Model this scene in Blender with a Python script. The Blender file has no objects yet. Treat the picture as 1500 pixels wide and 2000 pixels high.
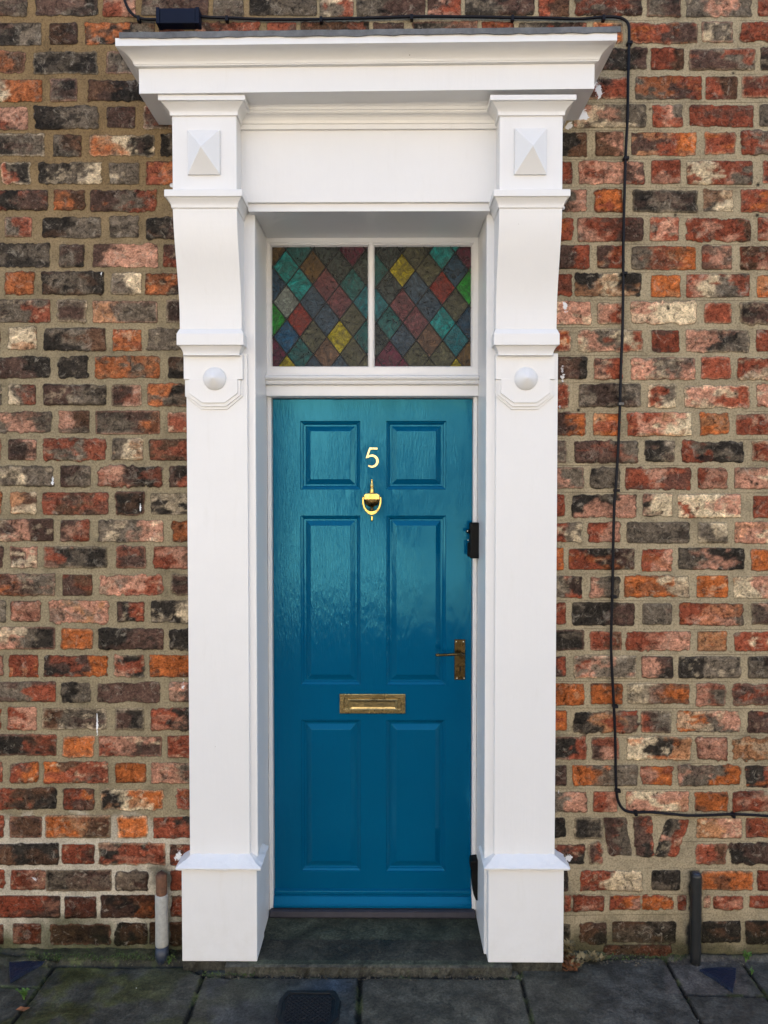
import bpy, math, random
import numpy as np
from mathutils import Matrix, Vector
R_ = math.radians
sc = bpy.context.scene
COL = sc.collection
random.seed(7)

# ------------------------------------------------------------------ camera
F, D, H, CX = 1500.0, 2.75, 1.7025, 0.0675
YAW, PIT = math.atan(10 / F), math.atan(45 / F)
RM = Matrix.Rotation(YAW, 3, 'Z') @ Matrix.Rotation(math.pi / 2 - PIT, 3, 'X')
cam_d = bpy.data.cameras.new('camera'); cam = bpy.data.objects.new('camera', cam_d); COL.objects.link(cam)
cam.location = (CX, -D, H); cam.rotation_euler = RM.to_euler()
cam_d.sensor_fit = 'VERTICAL'; cam_d.sensor_height = 36; cam_d.lens = 27.0
cam_d.clip_start = 0.05; cam_d.clip_end = 500
sc.camera = cam
# ------------------------------------------------------------------ world, sun, exposure
SUN_EL, SUN_AZ = 42.0, 12.0          # sun stands behind the house: this front is in its shade
w = bpy.data.worlds.new('World'); sc.world = w; w.use_nodes = True
nt = w.node_tree; sky = nt.nodes.new('ShaderNodeTexSky'); sky.sky_type = 'NISHITA'; sky.sun_disc = False
sky.sun_elevation = R_(SUN_EL); sky.sun_rotation = R_(SUN_AZ)
sky.air_density = 1.0; sky.dust_density = 1.5; sky.ozone_density = 1.0
bg = nt.nodes['Background']; bg.inputs[1].default_value = 0.15
nt.links.new(sky.outputs[0], bg.inputs[0])
sl = bpy.data.lights.new('sun', 'SUN'); sl.energy = 4.6; sl.angle = R_(0.5); sl.color = (1, .90, .76)
so = bpy.data.objects.new('sun', sl); COL.objects.link(so)
sd_ = Vector((math.sin(R_(SUN_AZ)) * math.cos(R_(SUN_EL)), math.cos(R_(SUN_AZ)) * math.cos(R_(SUN_EL)), math.sin(R_(SUN_EL))))
so.rotation_euler = sd_.to_track_quat('Z', 'Y').to_euler(); so.location = (0, 12, 14)
vs = sc.view_settings; vs.view_transform = 'Standard'; vs.look = 'None'; vs.gamma = 1; vs.exposure = 1.82
vs.use_curve_mapping = False
sc.cycles.use_denoising = True
sc.cycles.max_bounces = 8

# ------------------------------------------------------------------ picture point -> place on a real plane
def ray(px, py):
    return RM @ Vector((px - 750, 1000 - py, -F))
def at(px, py, Y=0.0):
    d = ray(px, py); t = (Y + D) / d.y
    return CX + d.x * t, H + d.z * t
def atg(px, py, z=0.0):
    d = ray(px, py); t = (z - H) / d.z
    return CX + d.x * t, -D + d.y * t
def X(px, py, Y): return at(px, py, Y)[0]
def Z(px, py, Y): return at(px, py, Y)[1]
RT = np.array(RM.transposed())
def project(x, y, z):
    v = np.stack([x - CX, y + D, z - H], -1) @ RT.T
    return 750 - F * v[..., 0] / v[..., 2], 1000 + F * v[..., 1] / v[..., 2]

# ------------------------------------------------------------------ helpers
def tag(o, label=None, cat=None, group=None, kind=None):
    if label: o['label'] = label
    if cat: o['category'] = cat
    if group: o['group'] = group
    if kind: o['kind'] = kind
    return o
def empty(name, loc=(0, 0, 0), **k):
    o = bpy.data.objects.new(name, None); COL.objects.link(o); o.location = loc; o.empty_display_size = .1
    return tag(o, **k)
class MB:
    def __init__(s): s.v = []; s.f = []
    def add(s, vs_, fs):
        n = len(s.v); s.v += [tuple(p) for p in vs_]; s.f += [tuple(i + n for i in f) for f in fs]; return s
    def box(s, x0, x1, y0, y1, z0, z1):
        return s.add([(x0,y0,z0),(x1,y0,z0),(x1,y1,z0),(x0,y1,z0),(x0,y0,z1),(x1,y0,z1),(x1,y1,z1),(x0,y1,z1)],
              [(0,3,2,1),(4,5,6,7),(0,1,5,4),(1,2,6,5),(2,3,7,6),(3,0,4,7)])
    def prism_x(s, x0, x1, prof):            # prof: closed list of (y,z)
        n = len(prof)
        s.add([(x0, y, z) for y, z in prof] + [(x1, y, z) for y, z in prof],
              [(i, (i+1) % n, (i+1) % n + n, i + n) for i in range(n)] + [tuple(range(n))[::-1], tuple(range(n, 2*n))]); return s
    def prism_z(s, z0, z1, prof):            # prof: closed list of (x,y)
        n = len(prof)
        s.add([(x, y, z0) for x, y in prof] + [(x, y, z1) for x, y in prof],
              [(i, (i+1) % n, (i+1) % n + n, i + n) for i in range(n)] + [tuple(range(n))[::-1], tuple(range(n, 2*n))]); return s
    def prism_y(s, y0, y1, prof):            # prof: closed list of (x,z); y0 = front
        n = len(prof)
        s.add([(x, y0, z) for x, z in prof] + [(x, y1, z) for x, z in prof],
              [(i, (i+1) % n, (i+1) % n + n, i + n) for i in range(n)] + [tuple(range(n))[::-1], tuple(range(n, 2*n))]); return s
    def mould(s, x0, x1, yf, yb, prof):      # prof: (out, z) bottom to top, wraps three sides
        k = len(prof); vv = []
        for o, z in prof: vv += [(x0-o, yb, z), (x0-o, yf-o, z), (x1+o, yf-o, z), (x1+o, yb, z)]
        ff = []
        for i in range(k-1):
            for j in range(4):
                a = 4*i + j; b = 4*i + (j+1) % 4; ff.append((a, b, b+4, a+4))
        ff += [(3, 2, 1, 0), tuple(4*(k-1) + j for j in range(4))]
        return s.add(vv, ff)
    def rings(s, r, steps, fill=True):       # nested rectangles facing the street: steps (inset, Y)
        x0, x1, z0, z1 = r; vv = []; ff = []
        for i, (a, y) in enumerate(steps):
            vv += [(x0+a, y, z0+a), (x1-a, y, z0+a), (x1-a, y, z1-a), (x0+a, y, z1-a)]
            if i:
                for j in range(4):
                    p = 4*(i-1)+j; q = 4*(i-1)+(j+1) % 4; ff.append((p, q, q+4, p+4))
        if fill: ff.append(tuple(4*(len(steps)-1)+j for j in range(4)))
        return s.add(vv, ff)
    def plate(s, x0, x1, z0, z1, holes, yf, yb):   # board with rectangular holes and its outer edges
        xs = sorted({x0, x1} | {h[0] for h in holes} | {h[1] for h in holes})
        zs = sorted({z0, z1} | {h[2] for h in holes} | {h[3] for h in holes})
        idx = {}
        def V(x, z):
            if (x, z) not in idx: idx[(x, z)] = len(s.v); s.v.append((x, yf, z))
            return idx[(x, z)]
        for i in range(len(xs)-1):
            for j in range(len(zs)-1):
                cx, cz = (xs[i]+xs[i+1])/2, (zs[j]+zs[j+1])/2
                if any(h[0] < cx < h[1] and h[2] < cz < h[3] for h in holes): continue
                s.f.append((V(xs[i], zs[j]), V(xs[i+1], zs[j]), V(xs[i+1], zs[j+1]), V(xs[i], zs[j+1])))
        for (a, b, c, d) in [(x0, z0, x1, z0), (x1, z0, x1, z1), (x1, z1, x0, z1), (x0, z1, x0, z0)]:
            s.add([(a, yf, b), (c, yf, d), (c, yb, d), (a, yb, b)], [(0, 3, 2, 1)])
        return s
    def lathe(s, cx, cy, prof, seg=20, flat=1.0, axis='z', cz=0):   # prof (r, h)
        n0 = len(s.v); k = len(prof)
        for r, h in prof:
            for i in range(seg):
                a = 2*math.pi*i/seg
                if axis == 'z': s.v.append((cx + r*math.cos(a), cy + flat*r*math.sin(a), h))
                else: s.v.append((cx + r*math.cos(a), h, cz + r*math.sin(a)))
        for i in range(k-1):
            for j in range(seg):
                a = n0+i*seg+j; b = n0+i*seg+(j+1) % seg; s.f.append((a, b, b+seg, a+seg))
        s.f.append(tuple(n0+j for j in range(seg))[::-1]); s.f.append(tuple(n0+(k-1)*seg+j for j in range(seg)))
        return s
    def tube(s, pts, r, seg=8):
        pts = [Vector(p) for p in pts]; n0 = len(s.v); k = len(pts)
        rr = r if isinstance(r, (list, tuple)) else [r]*k
        for i, p in enumerate(pts):
            t = (pts[min(i+1, k-1)] - pts[max(i-1, 0)]).normalized()
            u = t.cross(Vector((0, 1, 0)))
            if u.length < .1: u = t.cross(Vector((1, 0, 0)))
            u.normalize(); v = t.cross(u)
            for j in range(seg):
                a = 2*math.pi*j/seg; s.v.append(tuple(p + rr[i]*(math.cos(a)*u + math.sin(a)*v)))
        for i in range(k-1):
            for j in range(seg):
                a = n0+i*seg+j; b = n0+i*seg+(j+1) % seg; s.f.append((a, b, b+seg, a+seg))
        s.f.append(tuple(n0+j for j in range(seg))[::-1]); s.f.append(tuple(n0+(k-1)*seg+j for j in range(seg)))
        return s
    def ribbon(s, pts, ws, y0, y1):          # flat stroke in XZ with thickness, pts (x,z)
        L = []; Rr = []
        for i, (x, z) in enumerate(pts):
            a = pts[max(i-1, 0)]; b = pts[min(i+1, len(pts)-1)]
            dx, dz = b[0]-a[0], b[1]-a[1]; m = math.hypot(dx, dz); nx, nz = -dz/m, dx/m
            wd = ws[i]/2 if isinstance(ws, (list, tuple)) else ws/2
            L.append((x+nx*wd, z+nz*wd)); Rr.append((x-nx*wd, z-nz*wd))
        n0 = len(s.v)
        for (a, b) in zip(L, Rr): s.v += [(a[0], y0, a[1]), (b[0], y0, b[1]), (b[0], y1, b[1]), (a[0], y1, a[1])]
        for i in range(len(pts)-1):
            for j in range(4):
                a = n0+4*i+j; b = n0+4*i+(j+1) % 4; s.f.append((a, b, b+4, a+4))
        s.f.append((n0+3, n0+2, n0+1, n0)); e = n0+4*(len(pts)-1); s.f.append((e, e+1, e+2, e+3))
        return s
    def build(s, name, mat, parent=None, bevel=0.0, smooth=False, seg=2, recalc=True):
        me = bpy.data.meshes.new(name); me.from_pydata(s.v, [], s.f); me.materials.append(mat)
        if recalc:
            import bmesh
            b = bmesh.new(); b.from_mesh(me); bmesh.ops.recalc_face_normals(b, faces=b.faces); b.to_mesh(me); b.free()
        o = bpy.data.objects.new(name, me); COL.objects.link(o)
        if parent: o.parent = parent; o.matrix_parent_inverse = Matrix.Translation(parent_loc(parent)).inverted()
        if bevel:
            m = o.modifiers.new('bevel', 'BEVEL'); m.width = bevel; m.segments = seg; m.limit_method = 'ANGLE'; m.angle_limit = R_(32)
            m.harden_normals = False
        if smooth:
            for p in me.polygons: p.use_smooth = True
        return o
def parent_loc(o):                       # every mesh part keeps a unit world matrix; only the Empties are placed
    return o.location.copy() if o.type == 'EMPTY' else Vector((0, 0, 0))

# ---- noise
def _h(ix, iy, seed):
    n = (ix.astype(np.int64) * 374761393 + iy.astype(np.int64) * 668265263 + seed * 974634777) & 0xffffffff
    n = ((n ^ (n >> 13)) * 1274126177) & 0xffffffff
    n = ((n ^ (n >> 16)) * 2246822519) & 0xffffffff
    return (n & 0xffffff) / float(0xffffff)
def vn(x, y, seed=0):
    ix = np.floor(x); iy = np.floor(y); fx = x-ix; fy = y-iy
    fx = fx*fx*(3-2*fx); fy = fy*fy*(3-2*fy)
    a = _h(ix, iy, seed); b = _h(ix+1, iy, seed); c = _h(ix, iy+1, seed); d = _h(ix+1, iy+1, seed)
    return (a*(1-fx)+b*fx)*(1-fy) + (c*(1-fx)+d*fx)*fy
def fbm(x, y, seed=0, o=4):
    s = 0; a = .5; t = 0
    for i in range(o):
        s = s + a*vn(x*2**i, y*2**i, seed+i*17); t += a; a *= .55
    return s/t
def sst(a, b, x):
    t = np.clip((x-a)/(b-a), 0, 1); return t*t*(3-2*t)

# ------------------------------------------------------------------ materials
def newmat(name):
    m = bpy.data.materials.new(name); m.use_nodes = True; n = m.node_tree.nodes; l = m.node_tree.links
    return m, n, l, n['Principled BSDF']
def tex_noise(n, l, scale, det=6, rough=.6, vec=None, dist=0):
    t = n.new('ShaderNodeTexNoise'); t.inputs['Scale'].default_value = scale; t.inputs['Detail'].default_value = det
    t.inputs['Roughness'].default_value = rough; t.inputs['Distortion'].default_value = dist
    if vec is not None: l.new(vec, t.inputs['Vector'])
    return t
def mapped(n, l, sx, sy, sz):
    tc = n.new('ShaderNodeTexCoord'); mp = n.new('ShaderNodeMapping'); mp.inputs['Scale'].default_value = (sx, sy, sz)
    l.new(tc.outputs['Object'], mp.inputs['Vector']); return mp.outputs[0]
def ramp(n, l, src, stops):
    r = n.new('ShaderNodeValToRGB'); e = r.color_ramp.elements
    while len(e) < len(stops): e.new(.5)
    for i, (p, c) in enumerate(stops):
        e[i].position = p; e[i].color = (*c, 1) if isinstance(c, tuple) else (c, c, c, 1)
    l.new(src, r.inputs[0]); return r.outputs[0]
def mix(n, l, fac, a, b, mode='MIX'):
    m = n.new('ShaderNodeMix'); m.data_type = 'RGBA'; m.blend_type = mode
    for s, v in ((m.inputs[0], fac), (m.inputs[6], a), (m.inputs[7], b)):
        if isinstance(v, (int, float)): s.default_value = v
        elif isinstance(v, tuple): s.default_value = (*v, 1)
        else: l.new(v, s)
    return m.outputs[2]
def mth(n, l, op, a, b=None, c=None, clamp=False):
    m = n.new('ShaderNodeMath'); m.operation = op; m.use_clamp = clamp
    for s, v in zip(m.inputs, (a, b, c)):
        if v is None: continue
        if isinstance(v, (int, float)): s.default_value = v
        else: l.new(v, s)
    return m.outputs[0]
def bump(n, l, bs, h, strength, dist, prev=None):
    b = n.new('ShaderNodeBump'); b.inputs['Strength'].default_value = strength; b.inputs['Distance'].default_value = dist
    l.new(h, b.inputs['Height'])
    if prev is not None: l.new(prev, b.inputs['Normal'])
    if bs is not None: l.new(b.outputs[0], bs.inputs['Normal'])
    return b.outputs[0]

def white_paint():
    m, n, l, b = newmat('white_gloss_paint')
    v = mapped(n, l, 60, 60, 5); g = tex_noise(n, l, 1.0, 5, .65, v)
    v2 = mapped(n, l, 1, 1, 1); d = tex_noise(n, l, 3.2, 6, .65, v2); sp = tex_noise(n, l, 55, 4, .7, v2)
    base = ramp(n, l, d.outputs[0], [(.2, (.71, .705, .695)), (.55, (.725, .722, .714)), (.8, (.74, .738, .732))])
    vo = n.new('ShaderNodeTexVoronoi'); vo.inputs['Scale'].default_value = 22; l.new(v2, vo.inputs['Vector'])
    sc2 = n.new('ShaderNodeSeparateColor'); l.new(vo.outputs['Color'], sc2.inputs[0])
    spk = mth(n, l, 'MULTIPLY', mth(n, l, 'LESS_THAN', vo.outputs['Distance'], mth(n, l, 'MULTIPLY', sc2.outputs[1], .055)), mth(n, l, 'GREATER_THAN', sc2.outputs[0], .93))
    base = mix(n, l, mth(n, l, 'MULTIPLY', spk, .75), base, (.20, .17, .13))
    ledge = ramp(n, l, tex_noise(n, l, 1, 6, .7, mapped(n, l, 26, 26, 3)).outputs[0], [(.58, 0.0), (.80, 1.0)])
    base = mix(n, l, mth(n, l, 'MULTIPLY', ledge, .22), base, (.58, .56, .50))
    # grime lifted from the pavement on the lowest few centimetres
    sx = n.new('ShaderNodeSeparateXYZ'); tc = n.new('ShaderNodeTexCoord'); l.new(tc.outputs['Object'], sx.inputs[0])
    low = n.new('ShaderNodeMapRange'); low.inputs[1].default_value = .30; low.inputs[2].default_value = .03; l.new(sx.outputs[2], low.inputs[0])
    gr = ramp(n, l, tex_noise(n, l, 14, 6, .7, v2).outputs[0], [(.42, 0.0), (.68, 1.0)])
    base = mix(n, l, mth(n, l, 'MULTIPLY', mth(n, l, 'MULTIPLY', low.outputs[0], gr), .16), base, (.42, .39, .32))
    l.new(base, b.inputs['Base Color'])
    r = ramp(n, l, tex_noise(n, l, 8, 4, .6, v2).outputs[0], [(.3, .30), (.7, .38)]); l.new(r, b.inputs['Roughness'])
    q = bump(n, l, None, g.outputs[0], .45, .0012)
    bump(n, l, b, tex_noise(n, l, 11, 3, .5, v2).outputs[0], .35, .004, q)
    return m
def teal_paint():
    m, n, l, b = newmat('teal_gloss_paint')
    v2 = mapped(n, l, 1, 1, 1)
    d = tex_noise(n, l, 2.5, 4, .5, v2)
    l.new(ramp(n, l, d.outputs[0], [(.3, (.0, .073, .162)), (.7, (.0, .083, .184))]), b.inputs['Base Color'])
    b.inputs['Roughness'].default_value = .075; b.inputs['IOR'].default_value = 1.62
    b.inputs['Specular Tint'].default_value = (.20, .88, 1.0, 1)
    g = tex_noise(n, l, 1.0, 3, .6, mapped(n, l, 170, 60, 26), .4)
    sx = n.new('ShaderNodeSeparateXYZ'); l.new(v2, sx.inputs[0])
    lf = n.new('ShaderNodeMapRange'); lf.inputs[1].default_value = .25; lf.inputs[2].default_value = -.40; lf.inputs[3].default_value = -.16; lf.inputs[4].default_value = .14; l.new(sx.outputs[0], lf.inputs[0])
    where = ramp(n, l, mth(n, l, 'ADD', tex_noise(n, l, 1.0, 3, .6, mapped(n, l, 7, 7, 3.5)).outputs[0], lf.outputs[0]), [(.36, .16), (.60, 1.0)])
    g2 = tex_noise(n, l, 1.0, 3, .5, mapped(n, l, 7, 7, 3.2))
    q = bump(n, l, None, mth(n, l, 'MULTIPLY', g.outputs[0], where), 1.0, .0017)
    bump(n, l, b, g2.outputs[0], .45, .008, q)
    return m
def brass(name, base, rough, grime):
    m, n, l, b = newmat(name); v2 = mapped(n, l, 1, 1, 1)
    d = tex_noise(n, l, 18, 5, .6, v2, .6)
    l.new(mix(n, l, mth(n, l, 'MULTIPLY', ramp(n, l, d.outputs[0], [(.4, 0.0), (.65, 1.0)]), grime), base, tuple(c*.35 for c in base)), b.inputs['Base Color'])
    b.inputs['Metallic'].default_value = 1
    l.new(ramp(n, l, d.outputs[0], [(.3, rough), (.7, rough+.2)]), b.inputs['Roughness'])
    bump(n, l, b, tex_noise(n, l, 28, 3, .5, v2).outputs[0], .5, .003)
    return m
def plain(name, col, rough=.6, metal=0.0, nscale=30, nd=.25, bmp=.3, bd=.002):
    m, n, l, b = newmat(name); v2 = mapped(n, l, 1, 1, 1)
    if 'plastic' in name or 'cable' in name: b.inputs['Specular IOR Level'].default_value = .2
    d = tex_noise(n, l, nscale, 6, .65, v2)
    l.new(mix(n, l, d.outputs[0], tuple(c*(1-nd) for c in col), tuple(min(1, c*(1+nd)) for c in col)), b.inputs['Base Color'])
    b.inputs['Roughness'].default_value = rough; b.inputs['Metallic'].default_value = metal
    if bmp: bump(n, l, b, d.outputs[0], bmp, bd)
    return m
def brick_mat():
    m, n, l, b = newmat('old_brick_and_mortar')
    def attr(nm, out):
        a = n.new('ShaderNodeAttribute'); a.attribute_name = nm; return a.outputs[out]
    v = mapped(n, l, 1, 1, 1)
    fine = tex_noise(n, l, 150, 5, .7, v); mid = tex_noise(n, l, 42, 7, .72, v, .8); streak = tex_noise(n, l, 1, 6, .7, mapped(n, l, 38, 38, 75), 1.6)
    sd = attr('sd', 2)                           # millimetres inside the brick's edge
    e = mth(n, l, 'ADD', sd, mth(n, l, 'MULTIPLY', mth(n, l, 'SUBTRACT', mid.outputs[0], .5), 7.0))
    e = mth(n, l, 'ADD', e, mth(n, l, 'MULTIPLY', mth(n, l, 'SUBTRACT', fine.outputs[0], .5), 6.0))
    fac = mth(n, l, 'MULTIPLY_ADD', e, .40, .5, True)
    bc = attr('bcol', 0); mc = attr('mcol', 0)
    # brick: dark pits, pale lime bloom, streaks
    bc = mix(n, l, 1.0, bc, ramp(n, l, mid.outputs[0], [(.33, .20), (.45, .86), (.57, 1.18), (.72, 2.1)]), 'MULTIPLY')
    bc = mix(n, l, 1.0, bc, ramp(n, l, streak.outputs[0], [(.32, .42), (.45, .95), (.7, 1.25)]), 'MULTIPLY')
    bc = mix(n, l, 1.0, bc, ramp(n, l, fine.outputs[0], [(.32, .5), (.5, 1.0), (.75, 1.3)]), 'MULTIPLY')
    bloom = ramp(n, l, tex_noise(n, l, 26, 8, .78, v, 1.2).outputs[0], [(.55, 0.0), (.70, 1.0)])
    bc = mix(n, l, mth(n, l, 'MULTIPLY', bloom, .55), bc, (.46, .40, .31))
    crack = n.new('ShaderNodeTexVoronoi'); crack.feature = 'DISTANCE_TO_EDGE'; crack.inputs['Scale'].default_value = 22
    l.new(mix(n, l, .25, v, mid.outputs['Color']), crack.inputs['Vector'])
    ck = ramp(n, l, crack.outputs[0], [(.0, 0.0), (.03, 1.0)])
    gate = ramp(n, l, tex_noise(n, l, 7, 3, .6, v).outputs[0], [(.50, 1.0), (.60, 0.0)])
    ck2 = mth(n, l, 'MAXIMUM', ck, gate)
    bc = mix(n, l, ck2, mix(n, l, 1.0, bc, (.3, .27, .25), 'MULTIPLY'), bc)
    # mortar
    mg = ramp(n, l, fine.outputs[0], [(.28, .45), (.5, 1.0), (.75, 1.38)])
    mc = mix(n, l, 1.0, mc, mg, 'MULTIPLY')
    mc = mix(n, l, 1.0, mc, ramp(n, l, tex_noise(n, l, 9, 6, .7, v).outputs[0], [(.3, .60), (.52, 1.0), (.75, 1.2)]), 'MULTIPLY')
    bed = mth(n, l, 'ABSOLUTE', mth(n, l, 'ADD', attr('bed', 2), mth(n, l, 'MULTIPLY', mth(n, l, 'SUBTRACT', mid.outputs[0], .5), 1.2)))
    ln = mth(n, l, 'MULTIPLY', mth(n, l, 'LESS_THAN', bed, .5), ramp(n, l, tex_noise(n, l, 3.0, 3, .6, v).outputs[0], [(.44, 0.0), (.56, .75)]))
    mc = mix(n, l, ln, mc, (.07, .055, .035))
    # dark line where the brick arris meets the pointing
    edge = mth(n, l, 'MULTIPLY', mth(n, l, 'SUBTRACT', 1.0, mth(n, l, 'ABSOLUTE', mth(n, l, 'MULTIPLY', mth(n, l, 'SUBTRACT', e, 0.2), .55)), None, True), ramp(n, l, tex_noise(n, l, 12, 4, .6, v).outputs[0], [(.42, 0.0), (.66, .55)]))
    c = mix(n, l, fac, mc, bc)
    c = mix(n, l, edge, c, (.045, .034, .024))
    pt = attr('paint', 2)
    pf = ramp(n, l, mth(n, l, 'ADD', pt, mth(n, l, 'MULTIPLY', mth(n, l, 'SUBTRACT', mid.outputs[0], .5), 1.6)), [(.62, 0.0), (.72, 1.0)])
    c = mix(n, l, pf, c, (.8, .8, .8))
    l.new(c, b.inputs['Base Color'])
    b.inputs['Roughness'].default_value = .85; b.inputs['Specular IOR Level'].default_value = .12
    h = mth(n, l, 'ADD', mth(n, l, 'MULTIPLY', mid.outputs[0], fac), mth(n, l, 'MULTIPLY', fine.outputs[0], .35))
    h = mth(n, l, 'ADD', h, mth(n, l, 'MULTIPLY', ck2, mth(n, l, 'MULTIPLY', fac, .5)))
    bump(n, l, b, h, .9, .005)
    return m
def stone_mat():
    m, n, l, b = newmat('wet_york_stone')
    def attr(nm, out):
        a = n.new('ShaderNodeAttribute'); a.attribute_name = nm; return a.outputs[out]
    v = mapped(n, l, 1, 1, 1)
    mid = tex_noise(n, l, 11, 9, .74, v, .25); fine = tex_noise(n, l, 110, 5, .75, v); big = tex_noise(n, l, 3.0, 5, .6, v)
    c = mix(n, l, 1.0, attr('gcol', 0), ramp(n, l, mid.outputs[0], [(.28, .25), (.48, 1.0), (.70, 2.3)]), 'MULTIPLY')
    c = mix(n, l, 1.0, c, ramp(n, l, fine.outputs[0], [(.3, .40), (.5, 1.05), (.75, 1.9)]), 'MULTIPLY')
    vo = n.new('ShaderNodeTexVoronoi'); vo.inputs['Scale'].default_value = 13; l.new(v, vo.inputs['Vector'])
    sx = n.new('ShaderNodeSeparateColor'); l.new(vo.outputs['Color'], sx.inputs[0])
    sp = mth(n, l, 'MULTIPLY', mth(n, l, 'LESS_THAN', vo.outputs['Distance'], mth(n, l, 'MULTIPLY', sx.outputs[1], .050)), mth(n, l, 'GREATER_THAN', sx.outputs[0], .60))
    c = mix(n, l, sp, c, (.5, .5, .47))
    l.new(c, b.inputs['Base Color'])
    l.new(ramp(n, l, big.outputs[0], [(.35, .42), (.65, .8)]), b.inputs['Roughness']); b.inputs['Specular IOR Level'].default_value = .28
    h = mth(n, l, 'ADD', mid.outputs[0], mth(n, l, 'MULTIPLY', fine.outputs[0], .25))
    bump(n, l, b, h, .8, .009)
    return m
def glass_mat():
    m, n, l, b = newmat('stained_glass'); a = n.new('ShaderNodeAttribute'); a.attribute_name = 'gl'
    v = mapped(n, l, 1, 1, 1); d = tex_noise(n, l, 24, 7, .75, v, 2.2); f = tex_noise(n, l, 85, 4, .7, v, .5)
    c = mix(n, l, 1.0, a.outputs[0], ramp(n, l, d.outputs[0], [(.34, .22), (.5, .72), (.66, 1.7)]), 'MULTIPLY')
    c = mix(n, l, 1.0, c, ramp(n, l, f.outputs[0], [(.35, .6), (.7, 1.35)]), 'MULTIPLY')
    l.new(c, b.inputs['Base Color']); b.inputs['Roughness'].default_value = .14
    b.inputs['Specular IOR Level'].default_value = .3; b.inputs['Transmission Weight'].default_value = .12; b.inputs['IOR'].default_value = 1.5
    bump(n, l, b, d.outputs[0], .8, .006)
    return m
M = dict(white=white_paint(), teal=teal_paint(), brick=brick_mat(), stone=stone_mat(), glass=glass_mat(),
    gold=brass('polished_brass', (1.0, .70, .20), .10, .55), number=brass('pale_polished_brass', (.98, .78, .36), .24, .1), brass=brass('aged_brass', (.52, .40, .19), .14, .9),
    handle=brass('tarnished_brass', (.13, .088, .036), .18, .6),
    black=plain('black_plastic', (.003, .0028, .0024), .6, 0, 20, .2, .1), blackpaint=plain('black_iron_paint', (.013, .014, .014), .42, 0, 60, .5, .5, .002),
    cable=plain('cable_sheath', (.004, .004, .007), .5, 0, 90, .3, .1), clip=plain('clip_steel', (.10, .10, .10), .4, .6),
    bluebox=plain('navy_plastic', (.0008, .004, .017), .65, 0, 20, .2, .1), lead=plain('lead_sheet', (.11, .115, .12), .6, .1, 26, .9, .5, .004),
    came=plain('lead_came', (.012, .012, .012), .5, .3, 60, .3, .2), screw=plain('screw_head', (.75, .70, .55), .25, 1),
    dark=plain('keyhole_shadow', (.004, .004, .004), .9), slate=plain('slate_sill', (.032, .030, .040), .5, 0, 40, .4, .4),
    rust=plain('rusty_iron', (.14, .065, .035), .8, 0, 70, .8, 1.0, .004), greypaint=plain('flaking_grey_paint', (.36, .36, .33), .55, 0, 80, .4, .9, .003),
    tar=plain('blue_black_paint', (.02, .028, .045), .4, 0, 50, .6, .6), blue=plain('blue_glazed_shard', (.005, .012, .036), .38, 0, 60, .8, 1.0, .008),
    iron=plain('cast_iron', (.012, .013, .015), .45, .3, 70, .4, .6, .002), moss=plain('moss_leaf', (.055, .085, .018), .85, 0, 40, .5, 0),
    weed=plain('weed_leaf', (.085, .17, .025), .6, 0, 40, .35, 0), leaf=plain('dead_leaf', (.20, .075, .025), .7, 0, 60, .4, 0), straw=plain('dry_grass', (.22, .17, .08), .8, 0, 60, .4, 0),
    asphalt=plain('asphalt', (.055, .055, .055), .85, 0, 80, .3, .5), pale=plain('pale_render', (.64, .57, .46), .9, 0, 3, .15, .3),
    hall=plain('hall_wall_paint', (.05, .045, .04), .9, 0, 5, .2, 0), tile=plain('roof_tile', (.10, .07, .055), .8, 0, 20, .4, .5),
    win=plain('window_glass', (.02, .025, .03), .06, 0, 3, .1, 0), grime=plain('grit_and_soil', (.022, .020, .014), .95, 0, 90, .6, 1.0, .006))

# ------------------------------------------------------------------ brick wall
BL = [38,94,149,203,257,312,366,418,471,527,581,635.5,690,744,798,852,905,957,1010,1063,1116,1168,1221,1275,1327,1377,1431,1483,1535,1587,1642,1694,1744,1798,1851]
BR = [38.6,89.6,144,199,253,309,365,420,476,531,585,638.6,693,746,802,856,908,960.6,1015,1066,1120,1172,1227,1277,1330,1382,1435,1489.5,1540,1591,1642,1694,1745,1784,1851]
PAL = dict(K=(.036,.030,.024), G=(.135,.108,.080), P=(.092,.052,.039), R=(.24,.060,.030), O=(.38,.105,.026), N=(.39,.19,.125),
           C=(.50,.40,.26), B=(.115,.058,.033), T=(.34,.16,.075))
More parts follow.
